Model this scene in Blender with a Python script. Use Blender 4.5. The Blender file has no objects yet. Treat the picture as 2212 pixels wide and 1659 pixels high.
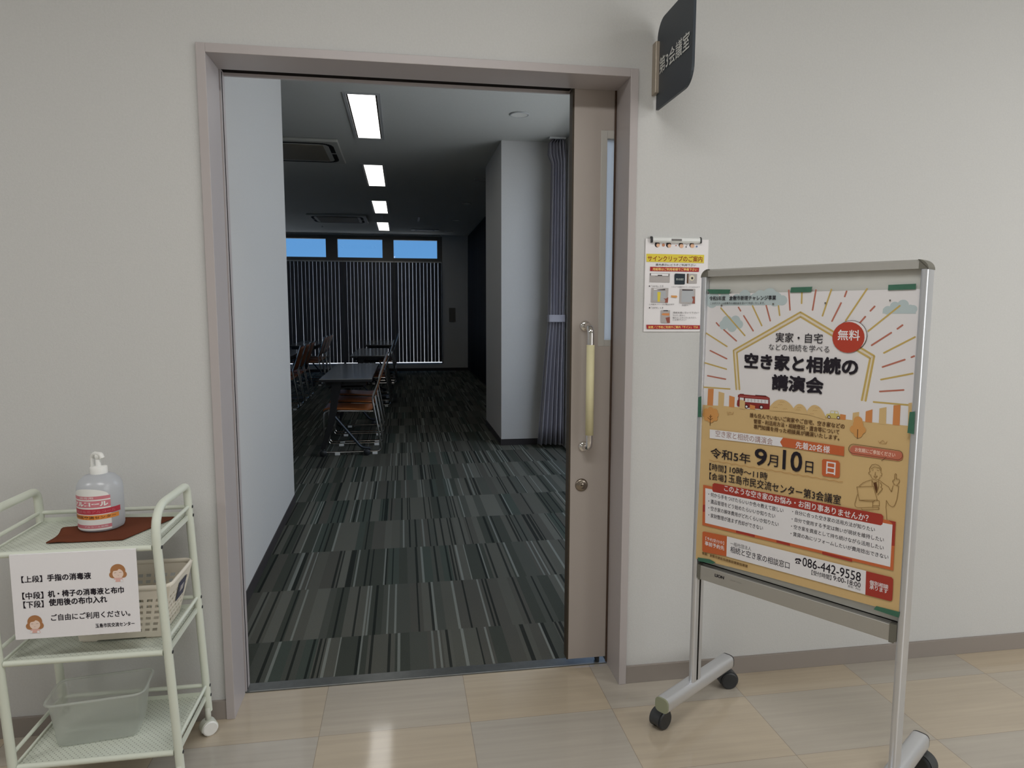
# a corridor doorway into a dim meeting room, with a trolley and a poster stand
L_SIDE, L_CWIN, L_CEIL, LAMP = 44, 55, 24.5, 3.4
WALLC, FRAMEC, LEAFC = (202,202,200), (180,173,172), (174,165,158)
FLOOR_A, FLOOR_B = (178,171,160), (190,174,150)
import bpy, bmesh, math, random
from mathutils import Vector, Matrix
random.seed(7)
S = bpy.context.scene
COL = S.collection
PI = math.pi

# ---------------------------------------------------------------- camera
YAW, PITCH, ROLL, FPX = 0.1594, -0.1089, 0.0019, 1464.93
_f = Vector((math.sin(YAW)*math.cos(PITCH), math.cos(YAW)*math.cos(PITCH), math.sin(PITCH)))
_r0 = Vector((math.cos(YAW), -math.sin(YAW), 0)); _u0 = _r0.cross(_f)
_r = _r0*math.cos(ROLL)+_u0*math.sin(ROLL); _u = -_r0*math.sin(ROLL)+_u0*math.cos(ROLL)
cd = bpy.data.cameras.new('camera'); cam = bpy.data.objects.new('camera', cd); COL.objects.link(cam)
cd.sensor_fit = 'HORIZONTAL'; cd.sensor_width = 36.0; cd.lens = 36.0*FPX/2212.0
cd.clip_start = 0.02; cd.clip_end = 200
cam.matrix_world = Matrix(((_r.x,_u.x,-_f.x,0.5477),(_r.y,_u.y,-_f.y,-2.1508),(_r.z,_u.z,-_f.z,1.3002),(0,0,0,1)))
S.camera = cam

# ---------------------------------------------------------------- colour management, world, lights
vs = S.view_settings
S.display_settings.display_device = 'sRGB'
vs.view_transform = 'Standard'; vs.look = 'None'; vs.gamma = 1.0; vs.use_curve_mapping = False
vs.exposure = 0.0
def lin(c):
    return tuple(((v/255)/12.92 if v/255 <= .04045 else ((v/255+.055)/1.055)**2.4) for v in c)
W = bpy.data.worlds.new('sky'); S.world = W; W.use_nodes = True
nt = W.node_tree; bg = nt.nodes['Background']
tc = nt.nodes.new('ShaderNodeTexCoord'); sx = nt.nodes.new('ShaderNodeSeparateXYZ'); cr = nt.nodes.new('ShaderNodeValToRGB')
nt.links.new(tc.outputs['Generated'], sx.inputs[0]); nt.links.new(sx.outputs['Z'], cr.inputs[0]); nt.links.new(cr.outputs[0], bg.inputs[0])
cr.color_ramp.elements[0].position = 0.0; cr.color_ramp.elements[0].color = (*lin((112,172,226)),1)
cr.color_ramp.elements[1].position = 0.35; cr.color_ramp.elements[1].color = (*lin((78,140,208)),1)
bg.inputs[1].default_value = 1.0

def area(name, loc, rot, sx_, sy_, power, color):
    l = bpy.data.lights.new(name, 'AREA'); l.shape = 'RECTANGLE'; l.size = sx_; l.size_y = sy_; l.energy = power; l.color = color
    o = bpy.data.objects.new(name, l); COL.objects.link(o); o.location = loc; o.rotation_euler = rot
    return o
sun = bpy.data.lights.new('sunlight', 'SUN'); sun.energy = 4.0; sun.angle = math.radians(.6); sun.color = (1,.96,.9)
so = bpy.data.objects.new('sunlight', sun); COL.objects.link(so); so.rotation_euler = (math.radians(14), math.radians(-8), 0)
# daylight through the room's side window, the corridor window behind the camera, corridor ceiling lamps
area('side_window_daylight', (2.75, 2.0, 2.0), (0, math.radians(52), 0), 1.7, 3.5, L_SIDE, (.93,.97,1.0))
area('corridor_window_daylight', (3.6, -3.3, 1.35), (math.radians(90), 0, math.radians(24)), 3.6, 2.0, L_CWIN, (.99,.995,1.0))
for i, x in enumerate((-2.2, 0.6, 3.4)):
    area('corridor_ceiling_lamp', (x, -1.7, 2.72), (0, 0, 0), 1.25, .3, L_CEIL, (1.0,.99,.98))

# ---------------------------------------------------------------- materials
MATS = {}
def M(name, col, rough=.5, metal=0., spec=.5, emit=0., alpha=None, trans=0., coat=0., noise=None, bump=None):
    """col is an sRGB 0-255 triple"""
    if name in MATS: return MATS[name]
    m = bpy.data.materials.new(name); m.use_nodes = True; n = m.node_tree; b = n.nodes['Principled BSDF']
    c = lin(col); b.inputs['Base Color'].default_value = (*c,1); b.inputs['Roughness'].default_value = rough
    b.inputs['Metallic'].default_value = metal; b.inputs['Specular IOR Level'].default_value = spec
    b.inputs['Coat Weight'].default_value = coat
    if emit: b.inputs['Emission Color'].default_value = (*c,1); b.inputs['Emission Strength'].default_value = emit
    if noise or bump:
        t = n.nodes.new('ShaderNodeTexCoord')
    if noise:
        sc, amt = noise
        nz = n.nodes.new('ShaderNodeTexNoise'); nz.inputs['Scale'].default_value = sc; nz.inputs['Detail'].default_value = 4
        n.links.new(t.outputs['Object'], nz.inputs['Vector'])
        mx = n.nodes.new('ShaderNodeMix'); mx.data_type = 'RGBA'
        mx.inputs[6].default_value = (*[v*(1-amt) for v in c],1); mx.inputs[7].default_value = (*[min(1,v*(1+amt)) for v in c],1)
        n.links.new(nz.outputs['Fac'], mx.inputs[0]); n.links.new(mx.outputs[2], b.inputs['Base Color'])
    if bump:
        sc, st, ds = bump
        nb = n.nodes.new('ShaderNodeTexNoise'); nb.inputs['Scale'].default_value = sc; nb.inputs['Detail'].default_value = 3
        n.links.new(t.outputs['Object'], nb.inputs['Vector'])
        bp = n.nodes.new('ShaderNodeBump'); bp.inputs['Strength'].default_value = st; bp.inputs['Distance'].default_value = ds
        n.links.new(nb.outputs['Fac'], bp.inputs['Height']); n.links.new(bp.outputs[0], b.inputs['Normal'])
    MATS[name] = m
    return m
def glassy(name, col, glossmix=.06, rough=.02):
    m = bpy.data.materials.new(name); m.use_nodes = True; n = m.node_tree
    for x in list(n.nodes):
        if x.type != 'OUTPUT_MATERIAL': n.nodes.remove(x)
    out = n.nodes['Material Output']; tr = n.nodes.new('ShaderNodeBsdfTransparent'); tr.inputs[0].default_value = (*lin(col),1)
    gl = n.nodes.new('ShaderNodeBsdfGlossy'); gl.inputs['Roughness'].default_value = rough
    mx = n.nodes.new('ShaderNodeMixShader'); mx.inputs[0].default_value = glossmix
    n.links.new(tr.outputs[0], mx.inputs[1]); n.links.new(gl.outputs[0], mx.inputs[2]); n.links.new(mx.outputs[0], out.inputs[0])
    MATS[name] = m; return m
def milky(name, col, see=.35, transl=.5):
    """translucent plastic: part see-through, part diffuse, part translucent"""
    m = bpy.data.materials.new(name); m.use_nodes = True; n = m.node_tree
    for x in list(n.nodes):
        if x.type != 'OUTPUT_MATERIAL': n.nodes.remove(x)
    out = n.nodes['Material Output']; c = (*lin(col),1)
    df = n.nodes.new('ShaderNodeBsdfDiffuse'); df.inputs[0].default_value = c
    tl = n.nodes.new('ShaderNodeBsdfTranslucent'); tl.inputs[0].default_value = c
    tr = n.nodes.new('ShaderNodeBsdfTransparent'); gl = n.nodes.new('ShaderNodeBsdfGlossy'); gl.inputs['Roughness'].default_value = .25
    a = n.nodes.new('ShaderNodeMixShader'); a.inputs[0].default_value = transl
    b = n.nodes.new('ShaderNodeMixShader'); b.inputs[0].default_value = see
    d = n.nodes.new('ShaderNodeMixShader'); d.inputs[0].default_value = .05
    n.links.new(df.outputs[0], a.inputs[1]); n.links.new(tl.outputs[0], a.inputs[2])
    n.links.new(a.outputs[0], b.inputs[1]); n.links.new(tr.outputs[0], b.inputs[2])
    n.links.new(b.outputs[0], d.inputs[1]); n.links.new(gl.outputs[0], d.inputs[2]); n.links.new(d.outputs[0], out.inputs[0])
    MATS[name] = m; return m

# ---------------------------------------------------------------- mesh helpers
def fillet(pts, rad, seg=5, closed=False):
    pts = [Vector(p) for p in pts]; n = len(pts); out = []
    for i, p in enumerate(pts):
        if not closed and i in (0, n-1): out.append(p); continue
        a = pts[i-1]; b = pts[(i+1) % n]
        da = (a-p); db = (b-p); r = rad[i] if isinstance(rad, (list,tuple)) else rad
        if r <= 0: out.append(p); continue
        ang = da.angle(db)
        if ang > PI-.02: out.append(p); continue
        d = min(r/math.tan(ang/2), da.length*.49, db.length*.49)
        p0 = p+da.normalized()*d; p1 = p+db.normalized()*d
        for k in range(seg+1):
            t = k/seg; out.append(p0*(1-t)**2 + p*2*t*(1-t) + p1*t*t)
    return out
_txt = {}
def text2d(body, bold=0.):
    """triangulated outline of a line of text, normalised to its own bounding box"""
    key = (body, bold)
    if key in _txt: return _txt[key]
    c = bpy.data.curves.new('t', 'FONT'); c.body = body; c.resolution_u = 3; c.offset = bold
    o = bpy.data.objects.new('t', c); COL.objects.link(o); bpy.context.view_layer.update()
    dg = bpy.context.evaluated_depsgraph_get()
    m = bpy.data.meshes.new_from_object(o.evaluated_get(dg))
    vs_ = [(v.co.x, v.co.y) for v in m.vertices]; fs = [tuple(p.vertices) for p in m.polygons]
    bpy.data.objects.remove(o); bpy.data.curves.remove(c); bpy.data.meshes.remove(m)
    x0 = min(v[0] for v in vs_); x1 = max(v[0] for v in vs_); y0 = min(v[1] for v in vs_); y1 = max(v[1] for v in vs_)
    vs_ = [((x-x0)/(x1-x0), (y-y0)/(y1-y0)) for x, y in vs_]
    _txt[key] = (vs_, fs); return _txt[key]

class MB:
    def __init__(s): s.v=[]; s.f=[]; s.mi=[]; s.sm=[]; s.mats=[]
    def m(s, mat):
        if mat not in s.mats: s.mats.append(mat)
        return s.mats.index(mat)
    def add(s, vs_, fs, mat, smooth=False):
        o = len(s.v); k = s.m(mat); s.v += [tuple(v) for v in vs_]
        for f in fs: s.f.append(tuple(i+o for i in f)); s.mi.append(k); s.sm.append(smooth)
        return s
    def box(s, a, b, mat):
        x0,y0,z0 = [min(a[i],b[i]) for i in range(3)]; x1,y1,z1 = [max(a[i],b[i]) for i in range(3)]
        v = [(x0,y0,z0),(x1,y0,z0),(x1,y1,z0),(x0,y1,z0),(x0,y0,z1),(x1,y0,z1),(x1,y1,z1),(x0,y1,z1)]
        return s.add(v, [(0,3,2,1),(4,5,6,7),(0,1,5,4),(1,2,6,5),(2,3,7,6),(3,0,4,7)], mat)
    def poly(s, pts, mat): return s.add(pts, [tuple(range(len(pts)))], mat)
    def prism(s, pts, vec, mat, smooth=False):
        """closed outline pts (3D) pushed along vec"""
        n = len(pts); vec = Vector(vec); p0 = [Vector(p) for p in pts]; p1 = [p+vec for p in p0]
        return s.add(p0+p1, [tuple(range(n))[::-1], tuple(range(n,2*n))], mat).add(p0+p1, [(i,(i+1)%n,(i+1)%n+n,i+n) for i in range(n)], mat, smooth)
    def tube(s, path, r, mat, n=10, closed=False, caps=True, rz=None, up=None):
        path = [Vector(p) for p in path]; N = len(path); rings=[]; prev=None
        for i, p in enumerate(path):
            if closed: t = path[(i+1)%N]-path[i-1]
            else: t = path[min(i+1,N-1)]-path[max(i-1,0)]
            t.normalize()
            if prev is None:
                ref = Vector(up) if up else (Vector((0,0,1)) if abs(t.z) < .9 else Vector((1,0,0)))
                a = ref-t*ref.dot(t)
            else: a = prev-t*prev.dot(t)
            a.normalize(); b = t.cross(a); prev = a
            ra = r[i] if isinstance(r, (list,tuple)) else r; rb = (rz if rz else ra)
            rings.append([p+a*ra*math.cos(2*PI*k/n)+b*rb*math.sin(2*PI*k/n) for k in range(n)])
        vs_ = [q for g in rings for q in g]; fs=[]
        for i in range(N if closed else N-1):
            j=(i+1)%N
            for k in range(n): fs.append((i*n+k, i*n+(k+1)%n, j*n+(k+1)%n, j*n+k))
        s.add(vs_, fs, mat, True)
        if caps and not closed:
            s.add(rings[0], [tuple(range(n))[::-1]], mat); s.add(rings[-1], [tuple(range(n))], mat)
        return s
    def lathe(s, prof, c, mat, n=24, axis='z', smooth=True):
        c = Vector(c); vs_=[]; fs=[]
        for (r,h) in prof:
            for k in range(n):
                a=2*PI*k/n; x=r*math.cos(a); y=r*math.sin(a)
                vs_.append(c+Vector({'z':(x,y,h),'y':(x,h,y),'x':(h,x,y)}[axis]))
        for i in range(len(prof)-1):
            for k in range(n): fs.append((i*n+k, i*n+(k+1)%n, (i+1)*n+(k+1)%n, (i+1)*n+k))
        s.add(vs_, fs, mat, smooth)
        if prof[0][0] > 1e-6: s.add(vs_[:n], [tuple(range(n))[::-1]], mat)
        if prof[-1][0] > 1e-6: s.add(vs_[-n:], [tuple(range(n))], mat)
        return s
    def text(s, body, fn, mat, bold=0.):
        v, f = text2d(body, bold); return s.add([fn(a,b) for a,b in v], f, mat)
    def build(s, name, parent=None, bevel=0., solid=0., kind=None, seg=2):
        me = bpy.data.meshes.new(name); me.from_pydata(s.v, [], s.f); me.update()
        for k in s.mats: me.materials.append(k)
        me.polygons.foreach_set('material_index', s.mi); me.polygons.foreach_set('use_smooth', s.sm)
        o = bpy.data.objects.new(name, me); COL.objects.link(o)
        if parent: o.parent = parent
        if solid: md = o.modifiers.new('solid','SOLIDIFY'); md.thickness = solid; md.offset = 0
        if bevel:
            md = o.modifiers.new('bevel','BEVEL'); md.width = bevel; md.segments = seg; md.limit_method = 'ANGLE'; md.angle_limit = math.radians(50)
            md.harden_normals = False
        if kind: o['kind'] = kind
        return o
def tag(o, label, cat, group=None, kind=None):
    o['label'] = label; o['category'] = cat
    if group: o['group'] = group
    if kind: o['kind'] = kind
    return o
def thing(name, loc, label, cat, rz=0, group=None):
    o = bpy.data.objects.new(name, None); COL.objects.link(o); o.location = loc; o.rotation_euler = (0,0,rz); o.empty_display_size = .1
    return tag(o, label, cat, group)
def dup(root, loc, label, group=None):
    r = root.copy(); COL.objects.link(r); r.location = loc; r['label'] = label
    if group: r['group'] = group
    for ch in list(root.children):
        c = ch.copy(); COL.objects.link(c); c.parent = r
        for g in list(ch.children):
            d = g.copy(); COL.objects.link(d); d.parent = c
    return r
def struct(o, label, cat): return tag(o, label, cat, kind='structure')

# ---------------------------------------------------------------- shared materials
def wall_mat(name, col):
    m = M(name, col, rough=.85, spec=.25, noise=(160,.05), bump=(260,.35,.0012)); return m
m_wall = wall_mat('corridor_wallpaper', WALLC)
m_rwall = wall_mat('room_wallpaper', (206,204,200))
m_ceil = M('ceiling_board', (198,198,192), rough=.95, spec=.1, noise=(90,.05))
m_frame = M('pinkish_grey_enamel', FRAMEC, rough=.38, spec=.45)
m_leaf = M('sliding_door_enamel', LEAFC, rough=.42, spec=.4, noise=(6,.03))
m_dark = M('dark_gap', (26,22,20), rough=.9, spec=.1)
m_base = M('grey_vinyl_base', (148,140,133), rough=.6, spec=.3)
m_rbase = M('dark_vinyl_base', (58,54,54), rough=.6, spec=.3)
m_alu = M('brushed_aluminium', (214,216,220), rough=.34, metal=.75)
m_alud = M('dull_aluminium', (186,184,178), rough=.42, metal=.55)  # darker, rougher aluminium than the posts
m_chrome = M('polished_chrome', (225,222,218), rough=.08, metal=1.)
m_black = M('black_plastic', (44,46,48), rough=.45)
m_blackm = M('matt_black_steel', (26,26,28), rough=.5)
m_cart = M('pale_green_enamel', (214,219,205), rough=.4, spec=.4)
m_white = M('white_plastic', (232,232,228), rough=.4)
m_wood = M('orange_plywood', (168,98,48), rough=.42, noise=(14,.18))

def floor_tiles():
    m = bpy.data.materials.new('vinyl_floor_tiles'); m.use_nodes = True; n = m.node_tree; b = n.nodes['Principled BSDF']; L = n.links
    t = n.nodes.new('ShaderNodeTexCoord'); mp = n.nodes.new('ShaderNodeMapping'); mp.inputs['Location'].default_value = (-.274,.135,0)
    L.new(t.outputs['Object'], mp.inputs[0])
    sp = n.nodes.new('ShaderNodeSeparateXYZ'); L.new(mp.outputs[0], sp.inputs[0])
    def math_(op, a, bv=None):
        q = n.nodes.new('ShaderNodeMath'); q.operation = op
        if hasattr(a,'links'): L.new(a, q.inputs[0])
        else: q.inputs[0].default_value = a
        if bv is not None:
            if hasattr(bv,'links'): L.new(bv, q.inputs[1])
            else: q.inputs[1].default_value = bv
        return q.outputs[0]
    u = math_('DIVIDE', sp.outputs['X'], .4655); v = math_('DIVIDE', sp.outputs['Y'], .309)
    iu = math_('FLOOR', u); iv = math_('FLOOR', v); fu = math_('FRACT', u); fv = math_('FRACT', v)
    cb = n.nodes.new('ShaderNodeCombineXYZ'); L.new(iu, cb.inputs[0]); L.new(iv, cb.inputs[1])
    wn = n.nodes.new('ShaderNodeTexWhiteNoise'); L.new(cb.outputs[0], wn.inputs['Vector'])
    chk = math_('MODULO', math_('ABSOLUTE', math_('ADD', iu, iv)), 2.0)
    fac = math_('ADD', math_('MULTIPLY', chk, .55), math_('MULTIPLY', wn.outputs['Value'], .45))
    # streaks along x
    ms = n.nodes.new('ShaderNodeMapping'); ms.inputs['Scale'].default_value = (1.2, 26, 1); L.new(t.outputs['Object'], ms.inputs[0])
    off = n.nodes.new('ShaderNodeVectorMath'); off.operation = 'MULTIPLY_ADD'; off.inputs[1].default_value = (7.3,3.1,5.)
    L.new(cb.outputs[0], off.inputs[0]); L.new(ms.outputs[0], off.inputs[2])
    ns = n.nodes.new('ShaderNodeTexNoise'); ns.inputs['Scale'].default_value = 1.6; ns.inputs['Detail'].default_value = 5; L.new(off.outputs[0], ns.inputs['Vector'])
    rp = n.nodes.new('ShaderNodeValToRGB'); L.new(fac, rp.inputs[0])
    rp.color_ramp.elements[0].color = (*lin(FLOOR_A),1); rp.color_ramp.elements[1].color = (*lin(FLOOR_B),1)
    mx = n.nodes.new('ShaderNodeMix'); mx.data_type = 'RGBA'; mx.blend_type = 'MULTIPLY'; mx.inputs[0].default_value = 1
    st = n.nodes.new('ShaderNodeMapRange'); st.inputs['From Min'].default_value = .3; st.inputs['From Max'].default_value = .7
    st.inputs['To Min'].default_value = .93; st.inputs['To Max'].default_value = 1.05; L.new(ns.outputs['Fac'], st.inputs[0])
    L.new(rp.outputs[0], mx.inputs[6]); L.new(st.outputs[0], mx.inputs[7])
    # thin joints
    ju = math_('LESS_THAN', fu, .0034); jv = math_('LESS_THAN', fv, .0045); j = math_('MAXIMUM', ju, jv)
    m2 = n.nodes.new('ShaderNodeMix'); m2.data_type = 'RGBA'; L.new(math_('MULTIPLY', j, .55), m2.inputs[0]); L.new(mx.outputs[2], m2.inputs[6])
    m2.inputs[7].default_value = (*lin((92,84,72)),1); L.new(m2.outputs[2], b.inputs['Base Color'])
    b.inputs['Roughness'].default_value = .08; b.inputs['Specular IOR Level'].default_value = .5
    nb = n.nodes.new('ShaderNodeTexNoise'); nb.inputs['Scale'].default_value = 22; L.new(t.outputs['Object'], nb.inputs['Vector'])
    bp = n.nodes.new('ShaderNodeBump'); bp.inputs['Strength'].default_value = .04; bp.inputs['Distance'].default_value = .002
    L.new(nb.outputs['Fac'], bp.inputs['Height']); L.new(bp.outputs[0], b.inputs['Normal'])
    return m
def carpet():
    m = bpy.data.materials.new('striped_carpet_tiles'); m.use_nodes = True; n = m.node_tree; b = n.nodes['Principled BSDF']; L = n.links
    t = n.nodes.new('ShaderNodeTexCoord'); sp = n.nodes.new('ShaderNodeSeparateXYZ'); L.new(t.outputs['Object'], sp.inputs[0])
    def math_(op, a, bv=None):
        q = n.nodes.new('ShaderNodeMath'); q.operation = op
        if hasattr(a,'links'): L.new(a, q.inputs[0])
        else: q.inputs[0].default_value = a
        if bv is not None:
            if hasattr(bv,'links'): L.new(bv, q.inputs[1])
            else: q.inputs[1].default_value = bv
        return q.outputs[0]
    row = math_('FLOOR', math_('DIVIDE', math_('SUBTRACT', sp.outputs['Y'], .504), .5))
    w1 = n.nodes.new('ShaderNodeTexWhiteNoise'); w1.noise_dimensions = '1D'; L.new(row, w1.inputs['W'])
    sh = math_('MULTIPLY', w1.outputs['Value'], 37.0)
    xs = math_('ADD', sp.outputs['X'], sh)
    v1 = n.nodes.new('ShaderNodeTexVoronoi'); v1.voronoi_dimensions = '1D'; v1.inputs['Scale'].default_value = 19; L.new(xs, v1.inputs['W'])
    s1 = n.nodes.new('ShaderNodeSeparateColor'); L.new(v1.outputs['Color'], s1.inputs[0])
    rp = n.nodes.new('ShaderNodeValToRGB'); rp.color_ramp.interpolation = 'CONSTANT'; L.new(s1.outputs[0], rp.inputs[0])
    cols = [(0,(66,69,62)),(.18,(88,88,80)),(.36,(78,80,73)),(.52,(92,92,84)),(.68,(82,81,74)),(.82,(70,77,70)),(.9,(98,98,90))]
    e = rp.color_ramp.elements
    e[0].position = 0; e[0].color = (*lin(cols[0][1]),1); e[1].position = cols[1][0]; e[1].color = (*lin(cols[1][1]),1)
    for p_, c_ in cols[2:]:
        q = e.new(p_); q.color = (*lin(c_),1)
    v2 = n.nodes.new('ShaderNodeTexVoronoi'); v2.voronoi_dimensions = '1D'; v2.inputs['Scale'].default_value = 115; L.new(xs, v2.inputs['W'])
    s2 = n.nodes.new('ShaderNodeSeparateColor'); L.new(v2.outputs['Color'], s2.inputs[0])
    dk = math_('MULTIPLY', math_('GREATER_THAN', s2.outputs[1], .86), .8)
    mx = n.nodes.new('ShaderNodeMix'); mx.data_type = 'RGBA'; L.new(dk, mx.inputs[0]); L.new(rp.outputs[0], mx.inputs[6]); mx.inputs[7].default_value = (*lin((22,26,24)),1)
    lt = math_('MULTIPLY', math_('LESS_THAN', s2.outputs[2], .07), .5)
    m3 = n.nodes.new('ShaderNodeMix'); m3.data_type = 'RGBA'; L.new(lt, m3.inputs[0]); L.new(mx.outputs[2], m3.inputs[6]); m3.inputs[7].default_value = (*lin((150,154,146)),1)
    ng = n.nodes.new('ShaderNodeTexNoise'); ng.inputs['Scale'].default_value = 420; L.new(t.outputs['Object'], ng.inputs['Vector'])
    gr = n.nodes.new('ShaderNodeMapRange'); gr.inputs['To Min'].default_value = .55; gr.inputs['To Max'].default_value = 1.45; L.new(ng.outputs['Fac'], gr.inputs[0])
    m4 = n.nodes.new('ShaderNodeMix'); m4.data_type = 'RGBA'; m4.blend_type = 'MULTIPLY'; m4.inputs[0].default_value = 1; L.new(m3.outputs[2], m4.inputs[6]); L.new(gr.outputs[0], m4.inputs[7])
    L.new(m4.outputs[2], b.inputs['Base Color']); b.inputs['Roughness'].default_value = .95; b.inputs['Specular IOR Level'].default_value = .1
    bp = n.nodes.new('ShaderNodeBump'); bp.inputs['Strength'].default_value = .5; bp.inputs['Distance'].default_value = .003
    L.new(ng.outputs['Fac'], bp.inputs['Height']); L.new(bp.outputs[0], b.inputs['Normal'])
    return m
m_floor = floor_tiles(); m_carpet = carpet()
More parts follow.
